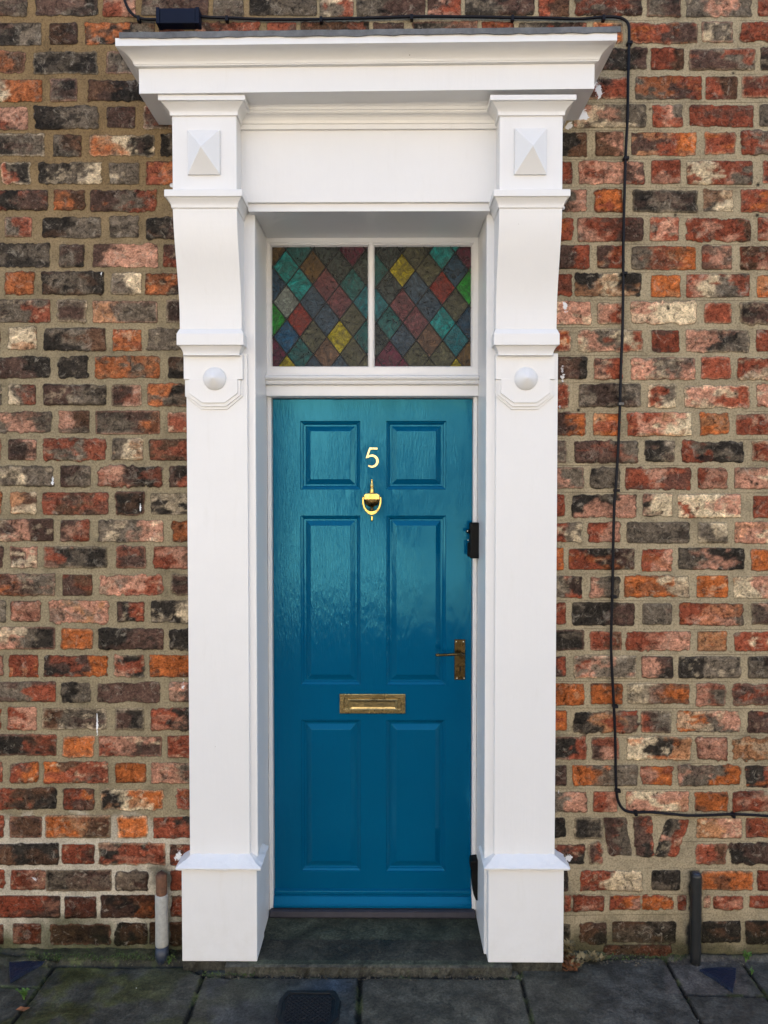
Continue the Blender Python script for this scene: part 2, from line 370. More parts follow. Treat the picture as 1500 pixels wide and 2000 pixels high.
# courses, edges measured in two local scales: left ones from 0, right ones from 1080
LT = ["-200,205,NG;275,760,PGK;790,1040,RN;1090,1605,GP;1642,1883,G;1919,2439,KG;2467,2723,GR", "-100,320,PKG;380,600,BP;650,1190,OKG;1230,1420,KP;1498,2001,PR;2056,2286,R;2325,2846,BK;2880,3118,PK",
 "-60,190,OB;255,750,K;820,1100,GK","-150,325,COO;385,600,GK;680,1200,BKK","-100,210,RN;265,760,KGG;825,1045,P;1110,1330,P",
 "-60,345,KGG;415,630,GB;695,1195,OTCK;1235,1400,KG","5,230,RK;295,785,KGC;850,1075,G;1130,1340,RO","-150,365,KKP;420,650,OB;700,1210,PGR","35,250,GR;325,775,KG;840,1075,G;1120,1400,KP",
 "-150,385,KKK;455,655,GK;715,1215,PNN;1260,1450,RB","40,270,O;320,805,KGK;860,1090,GC;1125,1500,OK","-100,385,GGR;440,660,P;715,1215,TGG;1280,1500,PK",
 "60,285,C;340,820,KGB;865,1090,O;1140,1500,GG","-100,390,PPK;450,680,K;730,1230,OGO;1300,1500,KG","-200,10,G;60,275,CGR;330,820,PPG;860,1090,PN;1140,1500,OKB",
 "-100,400,GNG;455,690,NB;735,1235,GPO;1295,1500,R","-200,5,R;60,280,PN;330,820,RGR;860,1105,GC;1150,1600,BR","-100,410,CGG;465,700,PG;755,1250,NPK;1310,1500,PR",
 "-200,10,O;80,285,TB;330,835,RBR;890,1110,K;1165,1600,KG","-100,410,PNP;465,695,PR;755,1260,GGN;1325,1500,O","-200,30,P;75,290,PN;340,835,RKK;900,1125,P;1185,1600,RNK",
 "-100,425,ONG;485,710,PB;770,1255,NNR;1310,1500,P","-200,40,G;85,315,N;380,835,NTN;905,1110,PKR;1165,1600,KKC","-100,425,NGK;470,715,O;760,1260,KKP;1310,1500,K",
 "-200,30,R;70,295,R;335,830,KPO;885,1110,NK;1155,1600,O","-100,430,GGR;480,700,KG;750,1230,PP;1305,1500,NP","-200,10,R;60,285,RN;330,820,BGG;890,1110,PK;1165,1600,RK",
 "-100,440,KKR;480,725,O;760,1245,RNP;1290,1500,R","-200,20,R;75,300,RO;335,835,OBG;890,1130,O;1165,1600,NG","-100,440,RBK;490,730,RO;780,1265,KCO;1355,1560,RP",
 "-200,35,R;75,320,B;350,860,OTB;905,1145,O;1175,1600,RK","-100,450,BKK;480,735,R;760,1280,KRR;1305,1560,R","-200,35,R;85,350,RN;360,860,KP;895,1140,P;1320,1560,R",
 "-100,470,RRP;495,740,P;775,1200,PKO;1315,1560,R","-200,30,R;100,320,NR;385,855,BK;890,1130,KB;1150,1210,B;1310,1560,BR"]
RTc = ["-300,130,PR;160,620,GPP;660,890,GK;930,1390,GNG;1430,1900,R", "130,500,R;540,1010,RRP;1040,1255,G;1310,1800,RO","150,655,KKP;685,910,RB;945,1410,PG;1450,1650,P",
 "150,520,PR;580,1040,GPR;1065,1285,RB;1320,1800,RN","150,650,NGG;690,905,RNG;950,1395,R;1440,1650,GN","30,240,KB;300,495,BN;545,1000,PRO;1055,1270,R;1310,1800,RN",
 "-100,133,R;175,635,NNP;685,890,R;935,1395,CRNG;1460,1650,RP","20,235,GN;290,485,RO;555,1010,KGK;1050,1255,GC;1310,1800,RO","-100,135,R;175,630,NRP;675,880,RNR;930,1380,RRB;1425,1640,R",
 "20,255,PR;310,500,PR;550,995,GRO;1040,1245,RN;1305,1800,BN","-100,125,R;160,615,KCK;685,885,O;930,1375,NCG;1420,1640,O","0,265,N;315,480,NR;550,995,NCC;1050,1240,R;1305,1800,PR",
 "-100,125,R;170,625,NGR;690,880,R;925,1365,NKG;1415,1640,RN","0,240,PK;285,480,PR;545,985,NGN;1035,1240,R;1285,1800,RN","-100,115,PR;180,605,GKG;660,860,RG;915,1365,NR;1420,1640,NR",
 "0,225,PO;280,470,TO;520,965,RNC;1025,1225,O;1280,1800,RN","-100,90,G;145,590,PPG;640,845,KG;900,1330,RGK;1385,1600,R","0,215,NG;260,465,G;505,960,RNR;1010,1215,RN;1265,1760,NC",
 "-100,80,R;130,580,KNN;625,835,KC;870,1310,RCN;1395,1600,RO","0,200,RG;245,470,RN;510,950,GG;1010,1215,G;1270,1760,NC","-100,75,O;110,570,RKP;620,830,RN;875,1335,GNK;1380,1600,O",
 "0,205,GR;255,460,NG;500,950,OOC;1005,1220,O;1260,1760,CN","-100,90,R;130,565,KKP;625,830,G;875,1330,RNG;1380,1600,PN","0,220,K;260,480,RB;510,960,RRN;1005,1215,T;1265,1760,RC",
 "-100,90,R;145,585,RNG;620,840,NP;875,1310,KGG;1360,1580,G","0,215,O;260,485,O;520,950,CNO;1000,1200,NG;1255,1760,PRR","-100,95,O;140,590,KTR;615,825,RG;870,1300,OGN;1355,1580,PR",
 "0,235,KR;270,465,PN;510,965,CKT;1005,1215,N;1250,1760,T","-100,95,P;135,590,OGG;615,830,NO;870,1305,NGO;1345,1560,KR","0,235,GN;280,450,RN;510,950,NCN;985,1215,O;1250,1750,RNC",
 "-100,90,K;150,345,KG;1000,1315,TN;1345,1800,RO","0,220,PK;250,345,PR;1000,1205,RB;1230,1700,KPP","-100,105,K;195,625,RCC;685,885,K;1040,1395,O;1425,1900,RN",
 "80,125,R;145,360,R;390,605,RN;625,840,O;870,930,R;1045,1100,N;1115,1330,R;1365,1580,R;1600,1800,R","0,125,K;185,375,BK;415,855,BBK;1040,1305,K;1340,1800,KB"]
EXTRA = [  # soldiers and odd fillers low on the right: quads x0,y0,x1,y1,slant,code in px
 (1184,1598,1228,1671,6,'PG'), (1239,1594,1275,1672,3,'PKR'), (1288,1601,1335,1674,-13,'KGR')]
def parse(t, x0, k):
    out = []
    for s_ in t.split(';'):
        a, b, c = s_.split(','); out.append([x0+float(a)/k, x0+float(b)/k, c])
    return out
rs = random.Random(3)
def rcode():
    return ''.join(rs.choice('KGPRRONCBTGNPR') for _ in range(rs.choice((1, 1, 2, 3))))
bricks = []        # x0,x1,yt,yb,slant,code
def bed(i, x):
    if i < 0: t = 38 + (i+1)*54.4 - 54.4*0; l_, r_ = 38+(i)*54.4+0, 38+(i)*54.4
    elif i >= len(BL): l_ = BL[-1]+(i-len(BL)+1)*52; r_ = l_
    else: l_, r_ = BL[i], BR[i]
    return l_ + (r_-l_)*(x-180)/1120
NC = len(LT)
for i in range(-5, NC):
    if i >= 0:
        row = parse(LT[i], 0, 3.947)
        rr = parse(RTc[i], 1080, 3.571)
        if i == 0: rr = [r for r in rr if r[0] > 1110] ; row += [[697,829,'GP'],[836,900,'PR'],[908,1043,'GP'],[1052,1111,'RB']]
        if i == 1: rr = [r for r in rr if r[0] > 1220]; row += [[805,933,'KR'],[942,1003,'R'],[1012,1144,'GKR'],[1157,1216,'RP']]
        if i == 0: row = [r for r in row if r[0] < 620] + [[625,690,'GR'],[697,829,'GP'],[836,900,'PR'],[908,1043,'GP'],[1052,1111,'RB']]
        row += rr
    else:
        row = [[700 + (i % 2)*108, 825 + (i % 2)*108, rcode()]]
    row.sort()
    full = i < 0
    x = row[0][0]; hdr = (row[0][1]-row[0][0]) > 95
    while x > -330:
        wd = 58 if hdr else 125; hdr = not hdr; row.insert(0, [x-14-wd, x-14, rcode()]); x -= 14+wd
    x = row[-1][1]; hdr = (row[-1][1]-row[-1][0]) > 95
    while x < 1830:
        wd = 58 if hdr else 125; hdr = not hdr; row.append([x+14, x+14+wd, rcode()]); x += 14+wd
    for a, b, c in row:
        cx = (a+b)/2; yt = bed(i-1, cx); yb = bed(i, cx)
        top = 5.6; bot = 5.8
        if i == 33 and cx > 1080: top, bot = 4, 8
        if i == 34 and cx > 1080: top, bot = 17, 9
        if i == 30 and 1150 < cx < 1350 and False: pass
        bricks.append((a, b, yt+top, yb-bot, 0, c))
bricks += [(a, c, b, d, s_, code) for a, b, c, d, s_, code in EXTRA]
bricks.append((1178, 1312, 1846, 1868, 0, 'B'))

GS = .005
gx = np.arange(-1.80, 1.80+1e-6, GS); gz = np.arange(-.04, 3.78, GS)
GX, GZ = np.meshgrid(gx, gz)
PX, PY = project(GX, np.zeros_like(GX), GZ)
shape = GX.shape
sdm = np.full(shape, -12.0); bcol = np.zeros(shape+(3,)); bcol[:] = .1
offs = np.zeros(shape)
n1 = fbm(GX*28, GZ*28, 5, 3)-.5; n2 = fbm(GX*75+9, GZ*75, 8, 3)-.5; n3 = fbm(GX*9, GZ*9, 21, 3)-.5
pal_keys = list(PAL)
MMPX = 1000/545.0
for k, (x0, x1, yt, yb, sl_, code) in enumerate(bricks):
    rb = random.Random(k*13+1)
    x0 += rb.uniform(-1, 1); x1 += rb.uniform(-1, 1)
    yt += rb.uniform(-1.8, 1.8); yb += rb.uniform(-1.8, 1.8)
    m_ = 9
    c0x, c0z = at(x0-m_-abs(sl_), yb+m_); c1x, c1z = at(x1+m_+abs(sl_), yt-m_)
    i0 = max(0, int((c0z-gz[0])/GS)); i1 = min(shape[0], int((c1z-gz[0])/GS)+2)
    j0 = max(0, int((c0x-gx[0])/GS)); j1 = min(shape[1], int((c1x-gx[0])/GS)+2)
    if i1 <= i0 or j1 <= j0: continue
    S = (slice(i0, i1), slice(j0, j1)); px = PX[S]; py = PY[S]
    tilt = rb.uniform(-.012, .012)
    py2 = py - (px-(x0+x1)/2)*tilt
    px2 = px - sl_*((py-(yt+yb)/2)/(yb-yt))*2
    rag = rb.uniform(1.5, 6.0)*(1.5 if rb.random() < .2 else 1); rad = rb.uniform(2, 5)
    hx, hy = (x1-x0)/2, (yb-yt)/2
    qx = np.abs(px2-(x0+x1)/2)-hx+rad; qy = np.abs(py2-(yt+yb)/2)-hy+rad
    sd = -(np.hypot(np.maximum(qx, 0), np.maximum(qy, 0)) + np.minimum(np.maximum(qx, qy), 0) - rad)*MMPX
    sd = sd + n1[S]*rag*2.0 + n2[S]*rag*2.0
    u = (px2-x0)/(x1-x0); v = (py2-yt)/(yb-yt)
    nz = fbm(GX[S]*17+k*3.1, GZ[S]*26+k*7.7, 31, 4); nz2 = fbm(GX[S]*45+k*1.7, GZ[S]*60+k, 37, 4); nz3 = fbm(GX[S]*13+k*5.3, GZ[S]*30+k*2.9, 77, 3)
    cols = [np.array(PAL[c]) for c in code]
    cc = np.broadcast_to(cols[0], u.shape+(3,)).copy()
    for q in range(1, len(cols)):
        e = q/len(cols)
        f = sst(-.10, .10, u-e+(nz-.5)*1.1+(v-.5)*rb.uniform(-.35, .35)+(nz2-.5)*.3)[..., None]
        cc = cc*(1-f)+cols[q]*f
    # wandering patches of a related tone
    rel = dict(K='GPB', G='KPC', P='KGR', R='PON', O='RTB', N='RCG', C='NGT', B='KPR', T='OCG')[rb.choice(code)]
    pc = np.array(PAL[rb.choice(rel)])*rb.uniform(.8, 1.15)
    f = (sst(.52, .64, nz3+(nz2-.5)*.35)*rb.uniform(.45, .95))[..., None]; cc = cc*(1-f)+pc*f
    pc = np.array(PAL[rb.choice('KCGP')]); f = (sst(.60, .70, nz2)*rb.uniform(.1, .5))[..., None]; cc = cc*(1-f)+pc*f
    # scorched or limey rim
    if rb.random() < .5:
        f = (sst(9, 0, sd)*rb.uniform(.2, .6))[..., None]; cc = cc*(1-f)+np.array(PAL[rb.choice('KKCN')])*f
    cc = cc*rb.uniform(.82, 1.18)
    m = sd > sdm[S]
    sdm[S] = np.where(m, sd, sdm[S]); bcol[S] = np.where(m[..., None], cc, bcol[S])
    offs[S] = np.where(m, rb.uniform(-.003, .002), offs[S])
# mortar colours: browner at top left, whiter low left, buff elsewhere
mcol = np.empty(shape+(3,)); mcol[:] = (.262, .214, .132)
f = (sst(760, 250, PY)*sst(750, 350, PX))[..., None]; mcol = mcol*(1-f)+np.array((.200, .135, .066))*f
f = (sst(1585, 1610, PY+n1*60)*sst(750, 400, PX)*.85)[..., None]; mcol = mcol*(1-f)+np.array((.50, .44, .34))*f
f = (sst(1560, 1620, PY+n1*80)*sst(1000, 1100, PX)*.5)[..., None]; mcol = mcol*(1-f)+np.array((.42, .33, .22))*f
f = (sst(500, 1000, PX)*.9)[..., None]; mcol = mcol*(1-f)+np.array((.330, .270, .172))*f
# damp, soil and algae at the foot of the wall
foot = sst(1775, 1850, PY+n3*90+n1*30)
f = (foot*.9)[..., None]
alg = np.where((PX < 750)[..., None], np.array((.045, .050, .016)), np.array((.060, .055, .026)))
mcol = mcol*(1-f)+alg*f; bcol = bcol*(1-f*.62)+alg*.6*f*.62
lum = bcol.mean(-1, keepdims=True); f = (sst(850, 650, PX)*sst(1250, 900, PY)*.14)[..., None]
bcol = bcol*(1-f)+lum*np.array((1.25, .98, .74))*f
bcol = np.clip(lum+(bcol-lum)*.97, .008, 1)*np.array((1.02, 1.0, .95))
lum = bcol.mean(-1, keepdims=True); bcol = bcol*np.clip((lum/.12)**.16, .7, 1.15)
soak = sst(1640, 1790, PY+n3*80)*np.where(PX < 750, .55, .30)
bcol = bcol*(1-soak[..., None]*np.array((.75, .85, .9)))
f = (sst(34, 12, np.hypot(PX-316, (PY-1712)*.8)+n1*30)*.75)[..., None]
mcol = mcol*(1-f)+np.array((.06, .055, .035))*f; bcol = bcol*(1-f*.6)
# black band on the brick around the right-hand pipe
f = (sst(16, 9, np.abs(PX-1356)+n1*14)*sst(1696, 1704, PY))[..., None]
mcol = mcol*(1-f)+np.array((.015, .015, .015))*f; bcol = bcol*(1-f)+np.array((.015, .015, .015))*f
# old plug holes and burnt pits
for px, py, r_ in [(1432,143,2.6),(1480,361,3.2),(1319,420,2.6),(1479,420.5,3.2),(1130,801,3.0),(1305,603,3.0),(1477,945,3.6),(1467,942,2.2),(1270,213,2.2),(98,96,2),(1252,100,2.2)]:
    f = np.clip(1.6-np.hypot(PX-px, PY-py)/r_, 0, 1)[..., None]; mcol = mcol*(1-f)+.006*f; bcol = bcol*(1-f)+.006*f
# paint slopped on the brick beside the surround
paint = np.zeros(shape)
for (px, py, rx, ry, s_) in [(1150,163,16,10,1),(1138,226,11,10,.95),(1112,245,8,8,.9),(1170,180,8,14,.9),(335,362,4,5,1),(1104,598,5,14,.8),(1098,730,5,22,.75),(1094,800,4,14,.7),
        (1099,405,4,8,.8),(103,940,3,12,.85),(275,985,2.2,20,.85),(190,1410,2.0,28,.95),(72,1715,9,9,.7),(1110,1675,9,8,.9),(349,1672,8,10,.9),(358,1340,4,22,.7),(322,236,7,3,.8),(198,537,2,7,.9),(1092,1545,4,10,.6)]:
    paint = np.maximum(paint, s_*np.clip(1.15-.5*np.hypot((PX-px)/rx, (PY-py)/ry), 0, 1))
sdc = np.clip(sdm, -12, 30)
height = sst(-2, 6, sdm)*.0032 + offs*sst(0, 6, sdm) + n1*.0050*sst(0, 8, sdm) + n2*.0028 + n3*.002
bedattr = np.full(shape, 9.0)
for i in range(-5, 36):
    bc = bed(i, PX) + 1.5; d = PY-bc; bedattr = np.where(np.abs(d) < np.abs(bedattr), d, bedattr)
bedattr = np.where(PX > 900, bedattr, 9+0*bedattr)
YV = -height
vid = np.arange(shape[0]*shape[1]).reshape(shape)
pcx = (PX[:-1, :-1]+PX[1:, 1:])/2; pcy = (PY[:-1, :-1]+PY[1:, 1:])/2
keep = ~((pcx > 385) & (pcx < 1062) & (pcy > 110))
def grid_mesh(name, mat, verts, vid, keep, attrs, parent=None):
    a = vid[:-1, :-1][keep]; b = vid[:-1, 1:][keep]; c = vid[1:, 1:][keep]; d = vid[1:, :-1][keep]
    q = np.stack([a, b, c, d], -1).astype(np.int32)
    used = np.unique(q); remap = np.zeros(vid.size, np.int32); remap[used] = np.arange(len(used)); q = remap[q]
    v = verts.reshape(-1, 3)[used]
    me = bpy.data.meshes.new(name); me.vertices.add(len(v)); me.vertices.foreach_set('co', v.astype(np.float32).ravel())
    me.loops.add(q.size); me.loops.foreach_set('vertex_index', q.ravel())
    me.polygons.add(len(q)); me.polygons.foreach_set('loop_start', np.arange(0, q.size, 4, dtype=np.int32))
    me.update(calc_edges=True)
    me.polygons.foreach_set('use_smooth', np.ones(len(q), bool))
    for nm, arr in attrs.items():
        if arr.ndim == 3:
            at_ = me.attributes.new(nm, 'FLOAT_COLOR', 'POINT'); z = np.ones((len(used), 4), np.float32); z[:, :3] = arr.reshape(-1, 3)[used]; at_.data.foreach_set('color', z.ravel())
        else:
            at_ = me.attributes.new(nm, 'FLOAT', 'POINT'); at_.data.foreach_set('value', arr.reshape(-1)[used].astype(np.float32))
    me.materials.append(mat); me.validate()
    o = bpy.data.objects.new(name, me); COL.objects.link(o)
    if parent: o.parent = parent
    return o
house = empty('brick_wall', (0, 0, 0), label='weathered red and charcoal brick house wall in wide buff mortar around the white doorway', cat='wall')
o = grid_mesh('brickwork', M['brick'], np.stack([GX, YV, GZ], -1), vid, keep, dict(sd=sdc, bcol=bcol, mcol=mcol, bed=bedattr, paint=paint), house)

def far_brick():
    m, n, l, b = newmat('plain_course_brick'); v = mapped(n, l, 1, 1, 1)
    tb = n.new('ShaderNodeTexBrick'); mp = n.new('ShaderNodeMapping'); mp.inputs['Rotation'].default_value = (R_(90), 0, 0)
    l.new(v, mp.inputs[0]); l.new(mp.outputs[0], tb.inputs['Vector'])
    tb.inputs['Scale'].default_value = 1; tb.inputs['Brick Width'].default_value = .23; tb.inputs['Row Height'].default_value = .098; tb.inputs['Mortar Size'].default_value = .012
    tb.inputs['Color1'].default_value = (.2, .06, .035, 1); tb.inputs['Color2'].default_value = (.06, .045, .04, 1); tb.inputs['Mortar'].default_value = (.235, .19, .118, 1)
    l.new(tb.outputs[0], b.inputs['Base Color']); b.inputs['Roughness'].default_value = .9
    return m
M['far'] = far_brick()
RL = X(499.5, 800, -.045); RRt = X(949.2, 800, -.045)       # the two faces of the reveal
mb = MB()
zt = gz[-1]
mb.box(-9, gx[0], .0, .34, -.04, 6.0); mb.box(gx[-1], 9, .0, .34, -.04, 6.0); mb.box(gx[0], gx[-1], .0, .34, zt, 6.0)
mb.box(gx[0], RL-.03, .05, .34, -.04, zt); mb.box(RRt+.03, gx[-1], .05, .34, -.04, zt); mb.box(RL-.03, RRt+.03, .05, .34, 2.75, zt)
mb.build('wall_core', M['far'], house)

# ------------------------------------------------------------------ white door surround
W = M['white']
sur = empty('door_surround', (0, 0, 0), label='white painted timber door surround with two bracketed pilasters under a deep moulded cornice', cat='door surround')
YS, YST, YP, YB, YF = -.06, -.045, -.09, -.17, -.09
BOT = .034
def cyma(o0, o1, z0, z1, n=8, kind='cavetto'):
    out = []
    for i in range(n+1):
        t = i/n
        if kind == 'cavetto': o = o0+(o1-o0)*(1-math.cos(t*math.pi/2)); 
        else: o = o0+(o1-o0)*(t-.16*math.sin(2*math.pi*t))
        out.append((o, z0+(z1-z0)*t))
    return out
def pilaster(sx0, sx1, bx0, bx1, px0, px1, ax0, ax1, side):
    # measured left and right edges (photo px) of shaft, block, plinth, apron
    s0, s1 = X(sx0, 1300, YS), X(sx1, 1300, YS)
    z_sb = Z(430 if side < 0 else 1025, 1674, YS)
    cxp = 430 if side < 0 else 1025
    sh = MB(); sh.box(s0, s1, YS, .06, z_sb-.03, Z(cxp, 690, YS))
    p = sh.build('pilaster', W, sur, .0025)
    # plinth with weathered cap
    p0, p1 = X(px0, 1790, YP), X(px1, 1790, YP)
    zc = Z(cxp, 1694, YP); zcl = Z(cxp, 1697, YP-.012)
    MB().box(p0, p1, YP, .06, BOT, zc+.002).build('plinth', W, p, .003)
    cap = MB(); cap.mould(p0, p1, YP, .06, [(.0, zc-.004), (.016, zc-.003), (.018, zc+.004), (.004, zc+.012), (-.022, z_sb+.006), (-.034, z_sb+.014)])
    co = cap.build('plinth_cap', W, p, .0025)
    q_ = co.modifiers.new('cuts', 'SUBSURF'); q_.subdivision_type = 'SIMPLE'; q_.levels = q_.render_levels = 5
    tx_ = bpy.data.textures.new('lumpy_paint', 'CLOUDS'); tx_.noise_scale = .035; tx_.noise_depth = 3
    q_ = co.modifiers.new('lumps', 'DISPLACE'); q_.texture = tx_; q_.strength = .0075; q_.mid_level = .5; q_.texture_coords = 'GLOBAL'
    for f_ in co.data.polygons: f_.use_smooth = False
    # block, capital and necking band
    b0, b1 = X(bx0, 300, YB), X(bx1, 300, YB)
    zbt, zbb = Z(cxp, 200, YB), Z(cxp, 383, YB)
    MB().box(b0, b1, YB, .06, zbb, zbt).build('block', W, p, .0025)
    z0 = Z(cxp, 222, YB-.005); z1 = Z(cxp, 197, YB-.03); z2 = Z(cxp, 184.5, YB-.036)
    cp = MB(); cp.mould(b0, b1, YB, .06, [(.002, z0-.006), (.006, z0-.006), (.006, z0)] + cyma(.006, .030, z0, z1) + [(.036, z1), (.036, z2)])
    cp.build('capital', W, p, .0015)
    z0 = Z(cxp, 405, YB); z1 = Z(cxp, 384, YB-.018); z2 = Z(cxp, 369, YB-.022)
    bd = MB(); bd.mould(b0, b1, YB, .06, [(.002, z0-.004), (.004, z0)] + cyma(.004, .018, z0, z1) + [(.022, z1), (.022, z2-.002), (.020, z2)])
    bd.build('necking_band', W, p, .0015)
    # scrolled console, leaning back to the shaft
    prof = []
    top = Z(cxp, 402, YB); zb = Z(cxp, 642, -.10)
    for i in range(25):
        t = i/24; z = top+(zb-top)*t
        y = YB + (.075)*(sst(0, 1, np.array(min(1, t*1.12)))*.9+t*.1)
        prof.append((float(y), z))
    zl = Z(cxp, 652, -.105); zk = Z(cxp, 674, -.105)
    c0, c1 = b0, b1
    # plan width follows the block
    con = MB(); con.prism_x(c0, c1, prof + [(.06, prof[-1][1]), (.06, top)])
    con.build('console', W, p, .0015)
    za = Z(cxp, 642, -.10)
    yl = -.108
    foot_ = MB(); foot_.mould(c0+.004, c1-.004, yl+.012, .06, [(-.006, Z(cxp, 695, -.082)), (-.004, Z(cxp, 694, -.085))] + cyma(-.006, .006, Z(cxp, 693, -.085), zk) + [(.012, zk), (.012, zl), (.004, za-.001), (-.02, za+.004)])
    foot_.build('console_foot', W, p, .0015)
    # apron tongue with mitred border and notches
    ya = YS-.014
    a0, a1 = X(ax0, 715, ya), X(ax1, 715, ya); ac = (a0+a1)/2; k = 1/545.0
    tz = lambda py: Z(cxp, py, ya)
    MB().prism_y(ya, .0, [(a0, tz(692)), (a1, tz(692)), (a1, tz(741)), (a0, tz(741))]).build('apron', W, p, .0015)
    def tongue(g, y, zt_, zm, zb_, hw, hb):
        return MB().prism_y(y, .0, [(ac-hw-g, zt_), (ac-hw-g, zm), (ac-hb-g*.45, zb_-g), (ac+hb+g*.45, zb_-g), (ac+hw+g, zm), (ac+hw+g, zt_)])
    hw, hb = (a1-a0)/2-.018, (a1-a0)/2-.064
    tongue(.016, YS-.005, tz(741), tz(773), tz(790), hw, hb).build('apron_border', W, p, .001)
    tongue(.009, YS-.011, tz(742), tz(771), tz(788.5), hw, hb).build('apron_moulding', W, p, .001)
    tongue(0, YS-.0165, tz(740), tz(768), tz(787), hw, hb).build('apron_tongue', W, p, .0012)
    # round boss: flat dome drawn to a point
    bz = tz(740); bxx = X(418.5 if side < 0 else 1028, 740, ya-.01)
    pr = [(.040, ya+.004), (.040, ya-.004)]
    for i in range(1, 11):
        t = i/10; pr.append((.040*(1-t)**.9+.0001, ya-.004-.030*(t**.75)*.9-.004*t))
    MB().lathe(bxx, 0, pr, 32, axis='y', cz=bz).build('round_boss', W, p, smooth=True)
    # diamond-point boss
    if side < 0: r = (366, 429, 253, 340)
    else: r = (1005.6, 1068, 250, 340)
    xx0, xx1 = X(r[0], 296, YB-.01), X(r[1], 296, YB-.01); zz1, zz0 = Z(cxp, r[2], YB-.01), Z(cxp, r[3], YB-.01)
    dm = MB(); xm, zm = (xx0+xx1)/2, (zz0+zz1)/2; y_ = YB-.008
    dm.add([(xx0, YB, zz0), (xx1, YB, zz0), (xx1, YB, zz1), (xx0, YB, zz1), (xx0, y_, zz0), (xx1, y_, zz0), (xx1, y_, zz1), (xx0, y_, zz1), (xm, y_-.042, zm)],
           [(0, 1, 5, 4), (1, 2, 6, 5), (2, 3, 7, 6), (3, 0, 4, 7), (4, 5, 8), (5, 6, 8), (6, 7, 8), (7, 4, 8), (3, 2, 1, 0)])
    dm.build('diamond_boss', W, p, .0008)
    return p
pilaster(368, 486, 336.4, 462, 355, 502, 358.5, 474, -1)
pilaster(966.5, 1086, 975.5, 1099, 953.5, 1101, 968, 1084.5, 1)
# strips beside the shafts and the deep panelled reveal
zso = Z(720, 412.5, -.075)
lin = MB(); lin.box(X(478, 1300, YST), RL, YST, .26, .036, zso+.05)
lin.build('jamb_lining', W, sur, .003)
lin = MB(); lin.box(RRt, X(972, 1300, YST), YST, .26, .036, zso+.05)
lin.build('jamb_lining', W, sur, .003)
sf = MB(); sf.box(RL+.0005, RRt-.0005, -.073, .26, zso, zso+.08); sf.build('soffit', W, sur, .002)
# frieze board, bottom fillet and bed mould between the capitals
f0, f1 = X(455, 300, YB), X(982, 300, YB)
zf = Z(720, 395, YF)
MB().box(f0, f1, YF, .06, zf, Z(720, 190, YF)).build('frieze', W, sur, .002)
MB().prism_x(X(485, 404, -.078), X(957, 404, -.078), [(-.078, zso-.0015), (-.078, Z(720, 396.5, -.078)), (-.083, zf+.001), (.0, zf+.001), (.0, zso-.0015)]).build('frieze_fillet', W, sur, .0015)
zA, zB, zC, zD, zE = [Z(720, q, YF-.02) for q in (249, 240, 226, 220, 208)]
pr = [(YF+.01, zA), (YF-.010, zA), (YF-.010, zB), (YF-.014, zB+.002)] + [(YF-.014-.018*(1-math.cos(t*math.pi/8)), zB+.002+(zC-zB)*math.sin(t*math.pi/8)) for t in range(5)] + \
     [(YF-.036, zC+.006), (YF-.036, zD), (YF-.040, zD+.002)] + [(YF-.040-.022*(1-math.cos(t*math.pi/8)), zD+.002+(zE-zD)*math.sin(t*math.pi/8)) for t in range(5)] + [(YF-.070, zE+.006), (YF-.070, zE+.04), (YF+.01, zE+.04)]
MB().prism_x(f0, f1, pr).build('bed_mould', W, sur, .001)
# cornice
YC, YT = -.215, -.28
cl, cr = X(271.5, 158, YC), X(1161, 150, YC); tl, tr = X(224.5, 82, YT), X(1204.7, 72, YT)
zl_, zr_ = Z(224.5, 90, YT), Z(1204.7, 79, YT); tilt = math.atan((zr_-zl_)/(tr-tl))
xm = (cl+cr)/2; hw = (cr-cl)/2; ex = ((tr-tl)/2-hw)
pxm = 716
z0, z1, z2, z3 = Z(pxm, 178, YC), Z(pxm, 129.5, YC), Z(pxm, 85, YT), Z(pxm, 69, YT)
prof = [(0, z0), (0, z1), (.010, z1+.002), (.010, z1+.006)]
n = 12
for i in range(n+1):
    t = i/n; prof.append((.012+(ex-.016)*(.12*t+.88*(1-math.sqrt(max(0, 1-t*t*.96)))/.8), z1+.006+(z2-z1-.006)*t))
prof += [(ex, z2+.001), (ex, z3)]
cn = MB()
k = len(prof); vv = []
for o_, z in prof:
    fo = o_*(YC-YT)/ex
    vv += [(xm-hw-o_, .02, z), (xm-hw-o_, YC-fo, z), (xm+hw+o_, YC-fo, z), (xm+hw+o_, .02, z)]
vv = [(x_, y_, z_+(x_-xm)*math.tan(tilt)) for x_, y_, z_ in vv]
ff = []
for i in range(k-1):
    for j in range(4):
        a = 4*i+j; b = 4*i+(j+1) % 4; ff.append((a, b, b+4, a+4))
ff += [(3, 2, 1, 0), tuple(4*(k-1)+j for j in range(4))]
cn.add(vv, ff)
cor = cn.build('cornice', W, sur, .0015)
# lead flashing dressed over the cornice
fl = MB(); st = 60; rnd = random.Random(5)
for i in range(st):
    xa = xm-hw-ex+.012+(2*hw+2*ex)*(i/st) ; xb = xm-hw-ex+.012+(2*hw+2*ex)*((i+1)/st)
vv = []; ff = []
for i in range(st+1):
    x_ = tl+.015+(tr-tl-.005)*i/st; zo = (x_-xm)*math.tan(tilt)+z3
    j1 = rnd.uniform(-.0015, .0015); j2 = rnd.uniform(-.002, .002)
    vv += [(x_, YT-.004+j1, zo-.003+j2), (x_, YT-.005+j1, zo+.014), (x_, YT+.02, zo+.020), (x_, .0, zo+.045)]
for i in range(st):
    for j in range(3):
        a = 4*i+j; ff.append((a, a+4, a+5, a+1))
fl.add(vv, ff)
fo = fl.build('lead_flashing', M['lead'], cor); s_ = fo.modifiers.new('thick', 'SOLIDIFY'); s_.thickness = .003; s_.offset = 0

